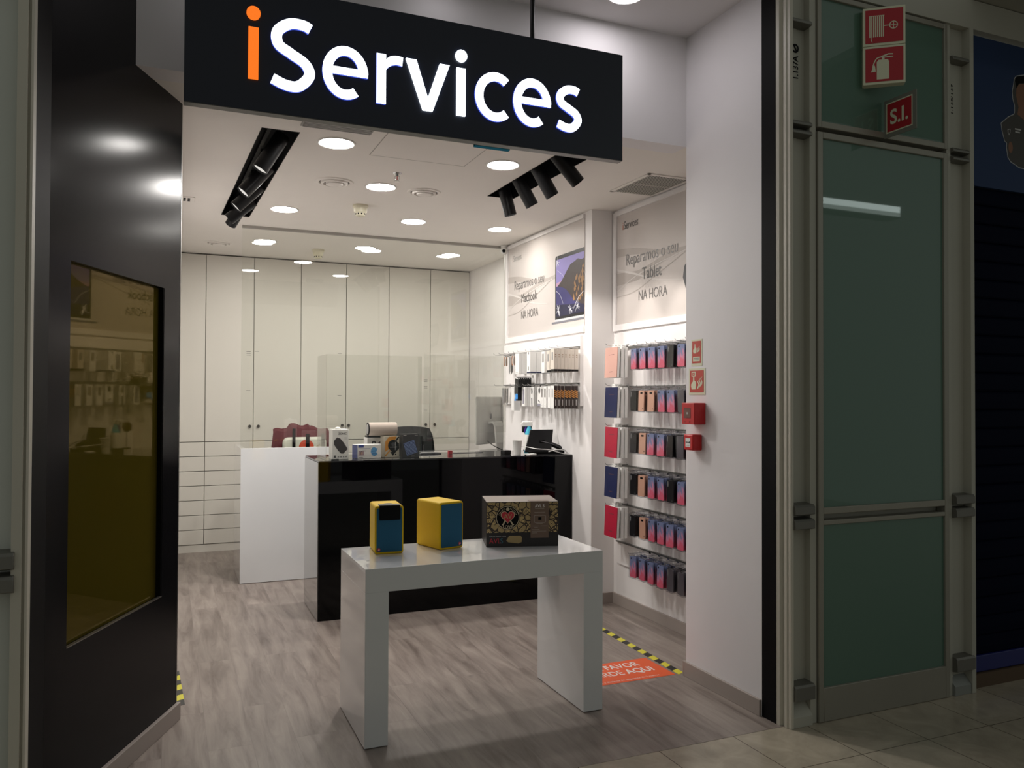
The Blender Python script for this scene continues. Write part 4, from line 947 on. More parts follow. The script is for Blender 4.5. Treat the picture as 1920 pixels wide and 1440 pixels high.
# jacket over the first chair back
t = thing('jacket', 'maroon jacket hung over the back of the left office chair', 'jacket', (1.14, 7.555, 1.0))
b = MB(); V = []; NI, NJ = 25, 15
def jk(i, j, off):
    u = -1 + 2 * i / (NI - 1); v = j / (NJ - 1)
    w_ = .245 + .055 * v
    x = u * w_; y = -.025 - .055 * math.sin(math.pi * min(1, v * 1.1)) - .012 * math.sin(i * 1.7) * (1 - v * .4) - off
    top = .215 + .012 * math.sin(i * .8 + 1) + (.022 if abs(u + .08) < .35 else 0) - .03 * abs(u) ** 4
    z = top - .36 * v
    if v == 0: y = .03
    return (x, y, z)
for off in (0, -.012):
    for j in range(NJ):
        for i in range(NI): V.append(jk(i, j, off))
N2 = NI * NJ; Fs = []
for j in range(NJ - 1):
    for i in range(NI - 1):
        u = -1 + 2 * (i + .5) / (NI - 1); v = (j + .5) / (NJ - 1)
        if abs(u) < .66 and v > .40 + .05 * math.cos(u * 3): continue
        q = (j * NI + i, j * NI + i + 1, (j + 1) * NI + i + 1, (j + 1) * NI + i); Fs.append(q); Fs.append(tuple(x + N2 for x in q[::-1]))
b.add(V, Fs); jo = b.build('jacket_cloth', mat('maroon_cloth', (.095, .011, .017), .8, bump=.3, bscale=60), t, smooth=True)
t = thing('backpack', 'white backpack with orange disc and black straps hanging on the chair', 'backpack', (1.14, 7.40, .818))
MB().prism(rrect(-.18, 0, .20, .31, .05), Frame((0, 0, 0), (1, 0, 0), (0, 0, 1), (0, 1, 0)), -.03, .05).build('bag_body', mat('bag_cream', (.58, .58, .50), .7, bump=.3, bscale=40), t, bevel=.02)
F5 = Frame((0, -.03, 0), (1, 0, 0), (0, 0, 1), (0, -1, 0))
g = MB().m(mat('bag_orange', (.55, .06, .02), .6)); g.disc(F5, (.02, .225), .065, .001); g.m(mat('bag_red', (.30, .03, .02), .6)).stroke([(-.09, .22), (.16, .215)], .012, F5, .002); g.m(mat('bag_gold', (.30, .22, .08), .6)).stroke([(.10, .21), (.135, .245)], .014, F5, .003)
g.build('printed_disc', None, t)
for x, w_ in ((-.09, .026), (.03, .032), (.165, .030)): MB().box(x - w_ / 2, -.042, .02, x + w_ / 2, -.034, .34 - (0 if x > 0 else -.05)).build('strap', BLACK, t)

# ------------------------------------------------------------------ posters on the right wall
GP = mat('poster_grey', (.61, .56, .53), .40, spec=.12)
SW1 = mat('poster_swoosh_dark', (.47, .425, .395), .40, spec=.12); SW2 = mat('poster_swoosh_light', (.68, .64, .61), .40, spec=.12)
TXM = mat('poster_ink', (.08, .075, .07), .4); TXL = mat('poster_thin_ink', (.16, .15, .145), .4)
def poster(x, y0, y1, z0, z1, label, word, tag_i):
    # y0 = far end (left in view), y1 = near end
    t = thing('wall_poster', label, 'poster', (x, y0, z0), 0, 'grey repair posters on the right wall')
    W, Hh = y0 - y1, z1 - z0
    F = Frame((0, 0, 0), (0, -1, 0), (0, 0, 1), (-1, 0, 0))
    MB().prism([(0, 0), (W, 0), (W, Hh), (0, Hh)], F, 0, .004).build('poster_sheet', GP, t)
    fr2 = MB()
    for a, b_, c_, d_ in ((-.04, -.045, W + .0, 0), (-.04, Hh, W + .0, Hh + .03), (-.04, 0, 0, Hh)): fr2.prism([(a, b_), (c_, b_), (c_, d_), (a, d_)], F, 0, .018)
    fr2.build('frame', WALL, t, bevel=.001)
    k = W / 1.44 if tag_i == 'm' else 1.0
    g = MB()
    g.m(SW1).stroke(catmull([(0, .33), (.30 * k, .33), (.62 * k, .40), (.95 * k, .44)]), [.09 - .0032 * i for i in range(25)], F, .0046)
    g.stroke(catmull([(0, .52), (.25 * k, .50), (.6 * k, .44), (.95 * k, .42)]), [.06 - .0018 * i for i in range(25)], F, .0048)
    g.stroke(catmull([(0, .20), (.25 * k, .22), (.55 * k, .31), (.90 * k, .42)]), .006, F, .0054)
    g.m(SW2).stroke(catmull([(0, .40), (.25 * k, .34), (.5 * k, .27), (.8 * k, .23)]), [.016 - .0004 * i for i in range(25)], F, .0052)
    g.stroke(catmull([(0, .24), (.2 * k, .31), (.45 * k, .36), (.9 * k, .42)]), .006, F, .0056)
    g.build('swoosh_print', None, t)
    return t, F, W, Hh
t, F, W, Hh = poster(3.0249, 5.12, 3.69, 2.022, 2.813, 'grey poster reading Reparamos o seu Tablet, nearer the entrance', 'Tablet', 't')
def T(s, size, u, v, m_, al='CENTER', sx=.8, bold=0.0): text(s, size, Frame(F.p(u, v, .006), F.U, F.V, F.N), 'lettering', m_, t, al, .0004, sx, bold)
T('i', .082, .075, .680, mat('poster_orange', (.6, .12, .02), .4), 'LEFT', .80, .0); T('Services', .082, .096, .680, TXM, 'LEFT', .70, .0)
T('Reparamos o seu', .118, .445, .415, TXL, 'CENTER', .78, -.006)
T('Tablet', .118, .455, .290, TXM, 'CENTER', .78, .004)
T('NA HORA', .100, .465, .148, TXL, 'CENTER', .78, -.006)
g = MB().m(DGREY); g.flat([(.82, .16 + .08), (.835, .31), (.90, .36), (1.2, .36), (1.2, .06), (.90, .10), (.85, .17)], F, .0075)
g.m(GREY).flat([(.86, .26), (.90, .33), (1.18, .33), (1.18, .10), (.92, .13)], F, .008)
g.build('tablet_print', None, t)
t, F, W, Hh = poster(2.8379, 6.716, 5.273, 2.022, 2.819, 'grey poster reading Reparamos o seu Macbook, with a laptop picture', 'Macbook', 'm')
T('i', .078, .095, .672, MATS['poster_orange'], 'LEFT', .75, -.012); T('Services', .078, .116, .672, TXL, 'LEFT', .68, -.012)
T('Reparamos o seu', .118, .445, .415, TXL, 'CENTER', .75, -.006)
T('Macbook', .112, .450, .290, TXM, 'CENTER', .78, .0)
T('NA HORA', .100, .460, .150, TXL, 'CENTER', .78, -.006)
g = MB(); lx0, lx1, lz0, lz1 = .955, 1.440, .085, .585
g.m(mat('laptop_bezel', (.02, .02, .022), .3)).flat([(lx0, lz0), (lx1, lz0), (lx1, lz1), (lx0 + .012, lz1), (lx0, lz1 - .012)], F, .0050)
g.m(mat('sky_lilac', (.26, .22, .50), .3)).flat([(lx0 + .018, .30), (lx1, .30), (lx1, lz1 - .03), (lx0 + .018, lz1 - .03)], F, .0056)
g.m(mat('sky_pink', (.50, .30, .45), .3)).flat([(lx0 + .018, .33), (lx1, .36), (lx1, .43), (lx0 + .018, .37)], F, .0059)
g.m(mat('sea_indigo', (.055, .05, .17), .3)).flat([(lx0 + .018, .105), (lx1, .105), (lx1, .345), (lx0 + .018, .345)], F, .0062)
g.m(mat('sea_deep', (.025, .025, .06), .3)).flat([(lx0 + .018, .105), (lx1, .105), (lx1, .17), (lx0 + .018, .20)], F, .0064)
g.m(mat('rock_dark', (.055, .04, .04), .4)).flat([(1.00, .345), (1.06, .375), (1.11, .41), (1.16, .45), (1.22, .49), (1.28, .50), (1.34, .515), (1.40, .50), (1.44, .505), (1.44, .16), (1.36, .18), (1.27, .21), (1.20, .27), (1.14, .31), (1.06, .335)], F, .0067)
rk = MB()
g.m(mat('rock_ochre', (.32, .17, .07), .4))
rnd = random.Random(3)
for k in range(34):
    cx_ = rnd.uniform(1.24, 1.43); cz_ = rnd.uniform(.19, .47) ; 
    if cz_ > .20 + (cx_ - 1.15) * 1.0: continue
    g.flat([(cx_, cz_), (min(cx_ + rnd.uniform(.01, .03), 1.44), cz_ + .012), (min(cx_ + rnd.uniform(.0, .02), 1.44), cz_ + rnd.uniform(.03, .06)), (cx_ - .008, cz_ + .02)], F, .0070 + k * .00002)
g.m(mat('crack_white', (.8, .8, .85), .3))
def burst(cx_, cz_, r_, nn):
    for k in range(nn):
        a = rnd.uniform(0, 2 * math.pi); l = rnd.uniform(.3, 1) * r_
        g.stroke([(cx_, cz_), (max(cx_ + l * math.cos(a), lx0 + .018), max(cz_ + l * math.sin(a) * 1.2, .108))], .003, F, .0080 + k * .00002)
burst(1.02, .155, .06, 22); burst(1.22, .150, .045, 12); burst(1.00, .53, .045, 10); burst(1.33, .155, .05, 12)
g.stroke(catmull([(.98, .31), (1.05, .27), (1.10, .20)]), .003, F, .0088); g.stroke(catmull([(1.0, .47), (1.08, .43), (1.12, .40)]), .002, F, .0088); g.stroke([(1.27, .14), (1.32, .19), (1.37, .23), (1.44, .26)], .004, F, .0089)
g.m(mat('laptop_base_print', (.62, .62, .64), .25)).flat([(lx0, .068), (lx1, .068), (lx1, .085), (lx0, .085)], F, .0056)
g.m(mat('laptop_edge_print', (.20, .20, .23), .3)).flat([(.90, .052), (lx1, .052), (lx1, .068), (.90, .068), (.895, .060)], F, .0056)
g.build('laptop_print', None, t)

# ------------------------------------------------------------------ display boards, rails, hooks and goods
t = tag(MB().box(3.012, 3.69, .30, 3.0249, 5.10, 1.965).build('display_board', WALL, bevel=.001), 'white backing board carrying the phone case hooks', 'board')
t = tag(MB().box(2.812, 5.30, 1.43, 2.8379, 6.76, 1.955).build('display_board', WALL, bevel=.001), 'white backing board carrying accessory hooks under the laptop poster', 'board')
ordn = ['first', 'second', 'third', 'fourth', 'fifth', 'sixth', 'seventh', 'eighth', 'ninth', 'tenth', 'eleventh', 'twelfth']
rownames = ['top', 'second', 'third', 'fourth', 'fifth', 'bottom']
RZ = [1.850, 1.570, 1.290, 1.012, .735, .462]
for i, z in enumerate(RZ):
    o = MB().box(2.995, 3.70, z - .004, 3.012, 5.09, z + .006).build('hook_rail', mat('rail_steel', (.20, .20, .19), .35, metal=.7))
    tag(o, 'thin steel hook rail, %s of six on the phone case wall' % rownames[i], 'rail', 'hook rails on the phone case wall')
for z, l in ((1.868, 'upper steel hook rail under the laptop poster'), (1.598, 'lower steel hook rail under the laptop poster')):
    tag(MB().box(2.796, 5.32, z - .004, 2.812, 6.74, z + .006).build('hook_rail', MATS['rail_steel']), l, 'rail', 'hook rails under the laptop poster')
HOOKM = {}
def hook(x, y, z, L, label, group):
    key = round(L, 3)
    mb = MB().tube([(0, 0, 0), (-L, 0, 0), (-L - .012, 0, .004), (-L - .016, 0, .014)], .002, 6).box(-.003, -.012, -.012, 0, .012, .012)
    if key not in HOOKM: HOOKM[key] = mb.build('display_hook', CHROME)
    else: HOOKM[key] = HOOKM[key].copy(); COL.objects.link(HOOKM[key])
    o = HOOKM[key]; o.location = (x, y, z); tag(o, label, 'hook', group)
# phone case pack prototype builder; local origin at the hook hole, face towards -X
def case_pack(kind):
    t = thing('phone_case_pack', 'x', 'phone case')
    F = Frame((0, 0, 0), (0, -1, 0), (0, 0, 1), (-1, 0, 0))
    body = {'pink': PINK, 'black': BLKP, 'rose': ROSEP, 'grey': mat('grey_case', (.10, .09, .10), .3)}[kind]
    c = MB().m(body).prism(rrect(-.036, -.157, .036, -.020, .009), F, 0, .008)
    c.m(BLACK)
    if kind == 'rose': c.flat(rrect(-.014, -.044, .016, -.032, .005), F, .0085); c.disc(F, (.022, -.140), .004, .0085, 10)
    elif kind in ('black', 'grey'): c.m(mat('case_camera_ring', (.2, .2, .2), .2)); c.flat(rrect(-.030, -.062, -.020, -.028, .004), F, .0085); c.disc(F, (.020, -.146), .004, .0085, 10)
    else: c.disc(F, (-.02, -.034), .006, .0085, 12)
    c.build('phone_case', None, t)
    p = MB().prism(rrect(-.043, -.164, .043, -.012, .008), F, -.003, .0125)
    p.prism([(-.018, -.012), (.018, -.012), (.018, .010), (-.018, .010)], F, .003, .0045)
    p.build('clear_package', CLEAR, t)
    return t
PROTO = {}
def place(proto_fn, kind, loc, rx, label, group):
    if kind not in PROTO: t = proto_fn(kind); PROTO[kind] = t
    else: t = copy_tree(PROTO[kind])
    t.location = loc; t.rotation_euler = rx; tag(t, label, None, group); return t
kinds = [['pink', 'pink', 'pink', 'pink', 'black', 'pink', 'pink'], ['black', 'rose', 'rose', 'pink', 'pink', 'grey', 'pink'], ['black', 'rose', 'pink', 'pink', 'black', 'grey', 'pink'],
         ['black', 'rose', 'pink', 'pink', 'black', 'pink', 'grey'], ['black', 'rose', 'pink', 'pink', 'pink', 'pink', 'black'], ['pink', 'pink', 'pink', 'pink', 'grey', 'grey', 'pink']]
kw = {'pink': 'pink and blue patterned', 'black': 'glossy black', 'rose': 'rose gold', 'grey': 'dark grey'}
for r_, z in enumerate(RZ):
    for c_ in range(7):
        y = 4.665 - c_ * .108
        hook(3.012, y, z - .006, .16, 'wire hook, %s from the column, %s hook row of phone cases' % (ordn[c_ + (1 if r_ < 5 else 0)], rownames[r_]), 'phone case hooks')
        n_ = 3 if r_ < 2 else 4
        for k in range(n_):
            kd = kinds[r_][c_]
            if k >= 2 and kd == 'rose': kd = 'pink'
            x = 2.886 + k * .026 + random.uniform(-.003, .003)
            pos = ['front', 'second', 'third', 'rear'][k] if n_ == 4 else ['front', 'middle', 'rear'][k]
            place(case_pack, kd, (x, y + random.uniform(-.006, .006), z - .007), (0, R(random.uniform(-2, 2)), R(random.uniform(-4, 4))),
                  '%s phone case, %s on the %s phone hook of %s row' % (kw[kd], pos, ordn[c_], rownames[r_]), 'phone cases on the %s hook row' % rownames[r_])
# tablet cases, one stack at the left end of five rows
def book(kind):
    t = thing('tablet_case', 'x', 'tablet case')
    F = Frame((0, 0, 0), (0, -1, 0), (0, 0, 1), (-1, 0, 0))
    m_ = {'rosebook': ROSE, 'navybook': NAVY, 'redbook': REDC, 'whitebook': PAPER}[kind]
    MB().m(PAPER).prism([(-.092, -.225), (.092, -.225), (.092, -.012), (-.092, -.012)], F, 0, .017).build('white_sleeve', None, t, bevel=.001)
    c = MB().m(m_).prism([(-.092, -.225), (.092, -.225), (.092, -.012), (-.092, -.012)], F, .017, .0215)
    if kind != 'whitebook': c.m(mat('cover_emboss', (.12, .06, .06), .5)).stroke([(-.035, -.065), (.045, -.063)], .003, F, .0219).stroke([(-.02, -.185), (.03, -.184)], .004, F, .0219)
    c.build('cover', None, t)
    MB().m(WHITE).prism([(-.02, -.012), (.02, -.012), (.02, .012), (-.02, .012)], F, .004, .006).build('hang_tab', None, t)
    return t
bk = [('rosebook', 'rose gold'), ('navybook', 'navy blue'), ('redbook', 'red'), ('navybook', 'navy blue'), ('redbook', 'red')]
for r_ in range(5):
    z = RZ[r_] + .008
    hook(3.012, 4.962, z + .002, .16, 'wire hook holding tablet cases beside the column, %s hook row' % rownames[r_], 'tablet case hooks')
    for k in range(3):
        kd, cw = bk[r_] if k == 0 else ('whitebook', 'white')
        place(book, kd, (2.905 + k * .028, 4.962, z), (0, R(2.5 if k == 0 else 1), R(-3 if k == 0 else 0)), '%s tablet case, %s of the stack beside the column, %s row' % (cw, ['front', 'middle', 'rear'][k], rownames[r_]), 'tablet cases beside the column')

# accessory packs under the laptop poster; local origin at the hook hole, face towards -X
def acc(kind):
    t = thing(ACC[kind][0], 'x', ACC[kind][1])
    F = Frame((0, 0, 0), (0, -1, 0), (0, 0, 1), (-1, 0, 0)); NY = Frame((0, 0, 0), (1, 0, 0), (0, 0, 1), (0, -1, 0))
    w_, h_, d_ = ACC[kind][2]
    B = MB().m(ACC[kind][3]).prism([(-w_ / 2, -h_ - .012), (w_ / 2, -h_ - .012), (w_ / 2, -.012), (-w_ / 2, -.012)], F, 0, d_)
    B.build('box', None, t, bevel=.0006)
    g = MB(); top, bot = -.012, -h_ - .012
    if kind == 'beige':
        g.m(GREY).flat([(-w_ * .22, top - h_ * .15), (w_ * .22, top - h_ * .15), (w_ * .22, top - h_ * .5), (-w_ * .22, top - h_ * .5)], F, d_ + .0005)
        g.m(BLACKS).flat([(-w_ / 2, bot), (w_ / 2, bot), (w_ / 2, bot + .016), (-w_ / 2, bot + .016)], F, d_ + .0004)
        S_ = Frame((0, -w_ / 2, 0), (-1, 0, 0), (0, 0, 1), (0, -1, 0)); g.flat([(0, bot), (d_, bot), (d_, bot + .016), (0, bot + .016)], S_, .0005)
        g.m(mat('spine_brown', (.30, .20, .12), .5)).flat([(d_ * .3, top - .040), (d_ * .7, top - .040), (d_ * .7, top - .048), (d_ * .3, top - .048)], S_, .0005).flat([(d_ * .3, top - .056), (d_ * .7, top - .056), (d_ * .7, top - .062), (d_ * .3, top - .062)], S_, .0005)
    elif kind == 'brown':
        S_ = Frame((0, -w_ / 2, 0), (-1, 0, 0), (0, 0, 1), (0, -1, 0))
        for q in range(4): g.m(mat('orange_stripe', (.62, .27, .06), .5)).flat([(0, top - .040 - q * .014), (d_, top - .028 - q * .014), (d_, top - .036 - q * .014), (0, top - .048 - q * .014)], S_, .0005)
        g.m(LGREY).flat([(d_ * .35, bot + .02), (d_ * .65, bot + .02), (d_ * .65, bot + .065), (d_ * .35, bot + .065)], S_, .0005)
        g.m(PAPER).flat([(-w_ / 2, bot), (w_ / 2, bot), (w_ / 2, top), (-w_ / 2, top)], F, d_ + .0004); g.m(LGREY).flat([(-w_ * .25, top - .02), (w_ * .25, top - .02), (w_ * .25, top - .085), (-w_ * .25, top - .085)], F, d_ + .0008)
    elif kind == 'white': g.m(LGREY).flat([(-w_ * .3, bot + .01), (w_ * .3, bot + .01), (w_ * .3, bot + .014), (-w_ * .3, bot + .014)], F, d_ + .0005)
    elif kind == 'whitedark':
        g.m(NAVY).flat([(-w_ / 2, bot), (w_ / 2, bot), (w_ / 2, bot + .010), (-w_ / 2, bot + .010)], F, d_ + .0005); S_ = Frame((0, -w_ / 2, 0), (-1, 0, 0), (0, 0, 1), (0, -1, 0)); g.flat([(0, bot), (d_, bot), (d_, bot + .010), (0, bot + .010)], S_, .0005)
        g.m(GREY).disc(F, (0, top - .01), .010, d_ + .0005).flat([(-.008, bot + .02), (.008, bot + .02), (.008, bot + .05), (-.008, bot + .05)], F, d_ + .0005)
    elif kind == 'greystripe': g.m(mat('stripe_grey', (.28, .27, .32), .5)).flat([(-w_ * .25, bot + .02), (w_ * .3, bot + .02), (w_ * .3, top - .02), (-w_ * .25, top - .02)], F, d_ + .0005)
    elif kind == 'window': g.m(mat('window_grey', (.30, .28, .27), .4)).flat([(-w_ * .28, top - .085), (w_ * .28, top - .085), (w_ * .28, top - .018), (-w_ * .28, top - .018)], F, d_ + .0005); g.m(LGREY).stroke([(-.004, bot + .03), (.006, bot + .06)], .002, F, d_ + .0007).stroke([(-w_ * .2, bot + .016), (w_ * .2, bot + .016)], .003, F, d_ + .0007)
    elif kind == 'watch': g.m(DGREY).disc(F, (0, top - .035), .014, d_ + .0005, 16, .028); g.flat([(-.008, bot), (.012, bot), (.008, bot + .07), (-.012, bot + .07)], F, d_ + .0005); g.m(LGREY).disc(F, (0, top - .035), .006, d_ + .001, 12, .010)
    elif kind == 'cablecard': g.m(DGREY).disc(F, (0, top - .032), .016, d_ + .0005, 16, .024).stroke([(-.018, bot + .045), (.012, bot + .030)], .010, F, d_ + .0005); g.m(mat('stripe_grey', (.28, .27, .32), .5)).flat([(-w_ / 2, bot), (w_ / 2, bot), (w_ / 2, bot + .02), (-w_ / 2, bot + .02)], F, d_ + .0004)
    elif kind == 'blue': g.m(mat('pack_blue', (.03, .28, .75), .4)).flat([(-w_ / 2, bot), (w_ / 2, bot), (w_ / 2, bot + .055), (0, bot + .06), (-.01, bot + .05), (-w_ / 2, bot + .05)], F, d_ + .0005); g.m(NAVY).flat([(0, bot), (w_ / 2, bot), (w_ / 2, bot + .015), (0, bot + .015)], F, d_ + .0009); g.m(PAPER).disc(F, (-w_ * .33, bot + .035), .010, d_ + .0009, 14, .028)
    elif kind == 'band':
        g = MB().m(ACC['band'][4]).disc(F, (0, -.055), .015, d_ + .003, 18, .042); g.m(mat('band_hole', (.5, .47, .44), .5)).disc(F, (0, -.055), .008, d_ + .0035, 14, .030)
    elif kind == 'greyband': g.m(mat('band_grey', (.24, .24, .24), .5)).flat([(-.018, -.02), (.018, -.02), (.014, -.15), (-.006, -.17), (-.016, -.15)], F, d_ + .002)
    elif kind == 'blackpack': g.m(PAPER).stroke([(-w_ / 2, top), (w_ / 2, top - .012)], .006, F, d_ + .0005).disc(F, (0, bot + .014), .004, d_ + .0005, 8)
    if g.f: g.build('print', None, t)
    return t
BAND = mat('band_orange_brown', (.45, .20, .10), .5)
ACC = {'beige': ('cable_box', 'box', (.050, .165, .027), mat('pack_beige', (.66, .60, .53), .5)), 'brown': ('cable_box', 'box', (.050, .165, .027), mat('pack_brown', (.035, .022, .02), .5)),
       'white': ('accessory_box', 'box', (.075, .165, .026), PAPER), 'whitedark': ('accessory_box', 'box', (.060, .165, .028), PAPER), 'greystripe': ('accessory_box', 'box', (.060, .160, .024), PAPER),
       'window': ('accessory_box', 'box', (.052, .165, .022), PAPER), 'watch': ('watch_strap_pack', 'pack', (.060, .160, .012), PAPER), 'cablecard': ('cable_pack', 'pack', (.070, .155, .010), PAPER),
       'blue': ('accessory_pack', 'pack', (.075, .115, .020), BLKP), 'band': ('watch_strap', 'watch strap', (.034, .080, .004), mat('strap_card', (.60, .57, .53), .5), BAND), 'greyband': ('watch_strap', 'watch strap', (.040, .135, .004), mat('strap_card', (.60, .57, .53), .5)),
       'blackpack': ('accessory_pack', 'pack', (.070, .075, .008), mat('pack_black', (.012, .012, .013), .4)), 'tallwhite': ('accessory_box', 'box', (.06, .20, .03), PAPER)}
desc = {'beige': 'slim beige cable box', 'brown': 'brown and orange cable box', 'white': 'plain white accessory box', 'whitedark': 'white box with dark foot', 'greystripe': 'white box with grey stripe', 'window': 'white box with grey window',
        'watch': 'white watch strap pack', 'cablecard': 'white cable pack', 'blue': 'blue and black accessory pack', 'band': 'brown watch strap on card', 'greyband': 'grey watch strap on card', 'blackpack': 'small black accessory pack', 'tallwhite': 'tall plain white box'}
def hookrow(row, z, spec):
    for c_, (y, kind, n_, pitch) in enumerate(spec):
        hook(2.812, y, z, .17 if n_ * pitch > .14 else .15, 'wire hook, %s from the entrance, %s accessory row' % (ordn[c_], row), 'accessory hooks')
        x0 = 2.790 - n_ * pitch
        for k in range(n_):
            place(acc, kind, (x0 + k * pitch + ACC[kind][2][2] + random.uniform(-.001, .001), y + random.uniform(-.002, .002), z - .001), (0, 0, R(random.uniform(-1.5, 1.5))),
                  '%s, %s back from the front of %s hook, %s row' % (desc[kind], ordn[k], ordn[c_], row), 'accessories on the %s row' % row)
hookrow('upper', 1.862, [(5.31, 'beige', 7, .0285), (5.44, 'beige', 5, .0285), (5.56, 'beige', 4, .0285), (5.67, 'window', 4, .026), (5.79, 'whitedark', 6, .029), (5.92, 'greystripe', 3, .026), (6.04, 'white', 6, .027), (6.17, 'band', 3, .02), (6.27, 'greyband', 2, .02), (6.37, 'band', 3, .02), (6.48, 'greyband', 2, .02), (6.60, 'band', 2, .02)])
hookrow('lower', 1.592, [(5.31, 'brown', 7, .0285), (5.43, 'window', 5, .026), (5.54, 'brown', 4, .0285), (5.65, 'window', 4, .024), (5.76, 'window', 3, .024), (5.87, 'cablecard', 3, .014), (5.98, 'watch', 4, .014), (6.10, 'greystripe', 3, .026), (6.23, 'blue', 4, .022), (6.37, 'tallwhite', 2, .031), (6.58, 'greyband', 3, .02)])
hookrow('short middle', 1.668, [(6.13, 'blackpack', 7, .018)])

# ------------------------------------------------------------------ fire safety things on the jamb
JF = Frame((0, 0, 0), (0, -1, 0), (0, 0, 1), (-1, 0, 0))
def hand(g, cx, cz, s):
    g.flat([(cx - 2.6 * s, cz - 5 * s), (cx + 2.6 * s, cz - 5 * s), (cx + 3.6 * s, cz - 2 * s), (cx + 3.4 * s, cz + 1.5 * s), (cx + 1.2 * s, cz + 2.6 * s), (cx + 1.0 * s, cz + 6.5 * s), (cx - .6 * s, cz + 6.5 * s), (cx - .8 * s, cz + 2.0 * s), (cx - 3.4 * s, cz - .5 * s), (cx - 3.6 * s, cz - 2.5 * s)], JF, .0034)
def flames(g, cx, cz, s):
    for k, (dx, l) in enumerate(((-2, 4), (0, 6), (2, 7))):
        g.stroke(catmull([(cx + (dx - 1.2) * s, cz - 5 * s + k * s), (cx + (dx + .6) * s, cz - 2 * s + k * s), (cx + (dx - .6) * s, cz + .5 * s + k * s), (cx + (dx + .8) * s, cz + (l - 2.5) * s)]), [1.6 * s * (1 - .032 * i) for i in range(25)], JF, .0036)
t = thing('fire_alarm_sign', 'narrow red and cream fire alarm sign, top of the jamb', 'sign', (2.594, 3.615, 1.666))
MB().prism([(0, 0), (.094, 0), (.094, .141), (0, .141)], JF, 0, .002).build('plate', PHOS, t)
g = MB().m(REDS); g.flat([(.008, .014), (.084, .014), (.084, .132), (.008, .132)], JF, .0028); g.m(PHOS); hand(g, .032, .088, .0042); flames(g, .064, .088, .0036); g.flat([(.016, .024), (.076, .024), (.076, .048), (.016, .048)], JF, .0034)
g.m(GREY).stroke([(.022, .041), (.070, .041)], .0035, JF, .004).stroke([(.024, .032), (.068, .032)], .0035, JF, .004); g.build('pictogram', None, t)
t = thing('fire_alarm_sign', 'wider red and cream sign with hand, button and flames', 'sign', (2.594, 3.638, 1.512))
MB().prism([(0, 0), (.144, 0), (.144, .141), (0, .141)], JF, 0, .002).build('plate', PHOS, t)
g = MB().m(REDS); g.flat([(.010, .013), (.132, .013), (.132, .130), (.010, .130)], JF, .0028); g.m(PHOS); hand(g, .044, .060, .0062)
g.flat([(.026, .098), (.062, .098), (.062, .124), (.026, .124)], JF, .0032); g.m(REDS).flat([(.034, .104), (.054, .104), (.054, .118), (.034, .118)], JF, .0038); g.m(PHOS).disc(JF, (.044, .111), .004, .0042, 12)
flames(g, .100, .066, .0066); g.build('pictogram', None, t)
t = thing('alarm_box', 'square red alarm box with dark window mounted on the jamb', 'alarm', (2.594, 3.603, 1.357))
MB().prism([(0, 0), (.110, 0), (.110, .113), (0, .113)], JF, 0, .072).build('housing', RED, t, bevel=.003)
g = MB().m(mat('dark_red_frame', (.12, .005, .008), .4)).flat([(.018, .032), (.080, .032), (.080, .086), (.018, .086)], JF, .0725); g.m(mat('amber_window', (.16, .06, .045), .15)).flat([(.022, .036), (.076, .036), (.076, .082), (.022, .082)], JF, .0730); g.m(LGREY).disc(JF, (.050, .058), .006, .0735, 12)
g.m(mat('dark_red_mark', (.30, .01, .012), .4)).disc(JF, (.03, .014), .005, .0728, 8).disc(JF, (.07, .014), .005, .0728, 8); g.build('window', None, t)
t = thing('fire_call_point', 'small red manual call point below the alarm box', 'call point', (2.594, 3.604, 1.220))
MB().prism([(0, 0), (.082, 0), (.082, .084), (0, .084)], JF, 0, .060).build('housing', RED, t, bevel=.006)
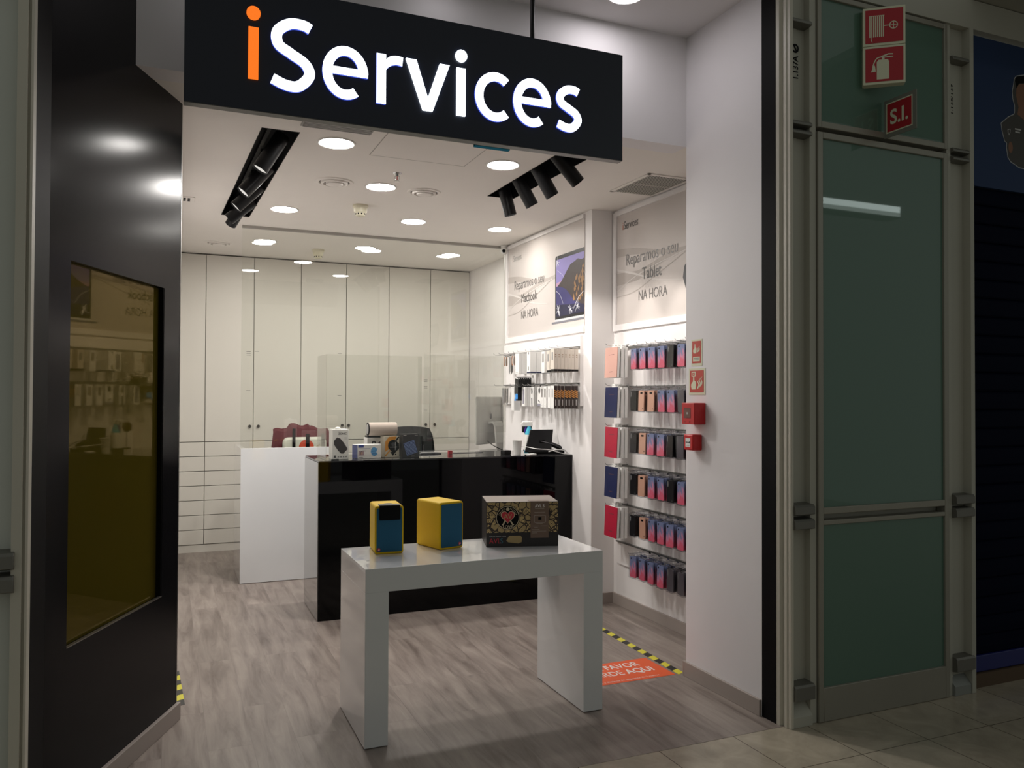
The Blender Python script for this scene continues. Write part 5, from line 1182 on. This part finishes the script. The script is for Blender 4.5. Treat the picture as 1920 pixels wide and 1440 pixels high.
g = MB().m(PAPER).flat([(.018, .018), (.060, .018), (.060, .064), (.018, .064)], JF, .0606); g.m(BLACK).flat([(.022, .048), (.034, .042), (.022, .036)], JF, .0612).flat([(.056, .048), (.044, .042), (.056, .036)], JF, .0612).disc(JF, (.039, .042), .004, .0612, 12); g.m(LGREY).stroke([(.024, .026), (.054, .026)], .004, JF, .0612); g.build('glass_button', None, t)

# ------------------------------------------------------------------ floor tape and sticker
def tape(name, pts0, pts1, label, w_=.045, piece=.052):
    a, b = Vector(pts0), Vector(pts1); L = (b - a).length; d = (b - a) / L; q = Vector((-d.y, d.x)); g = MB(); n = int(L / piece)
    for k in range(n):
        g.m(YTAPE if k % 2 else BTAPE); s0, s1 = k * piece, (k + 1) * piece; sk = .018
        P = [a + d * s0 + q * w_ / 2, a + d * (s0 + sk) - q * w_ / 2, a + d * (s1 + sk) - q * w_ / 2, a + d * s1 + q * w_ / 2]
        g.add([(p.x, p.y, z) for z in (.0, .0012) for p in P], [(3, 2, 1, 0), (4, 5, 6, 7), (0, 1, 5, 4), (1, 2, 6, 5), (2, 3, 7, 6), (3, 0, 4, 7)])
    tag(g.build('floor_tape', None), label, 'tape', 'hazard tape on the floor')
tape('floor_tape', (2.612, 4.95), (2.588, 3.70), 'yellow and black hazard tape on the floor beside the orange sticker', .042, .062)
tape('floor_tape', (.062, 4.78), (.083, 4.20), 'yellow and black hazard tape strip at the foot of black wall', .040, .075)
t = thing('floor_sticker', 'orange floor sticker asking customers to wait, partly hidden by table', 'sticker', (1.93, 3.70, 0), R(0))
MB().box(0, 0, 0, .62, .300, .0010).build('sticker_sheet', ORANGE, t)
def st(s, size, x, y, m_=WPRINT, bold=.0, al='CENTER', sx=1): text(s, size, Frame((x, y, .0011), (1, 0, 0), (0, 1, 0), (0, 0, 1)), 'lettering', m_, t, al, .0002, sx, bold)
st('POR FAVOR', .092, .525, .198, bold=.012, sx=.74, al='RIGHT'); st('AGUARDE', .092, .372, .103, sx=.74, bold=.004, al='RIGHT'); st('AQUI', .092, .562, .103, bold=.018, sx=.76, al='RIGHT')
st('e mantenha a distância de segurança de 2 metros', .024, .31, .022, sx=.95)
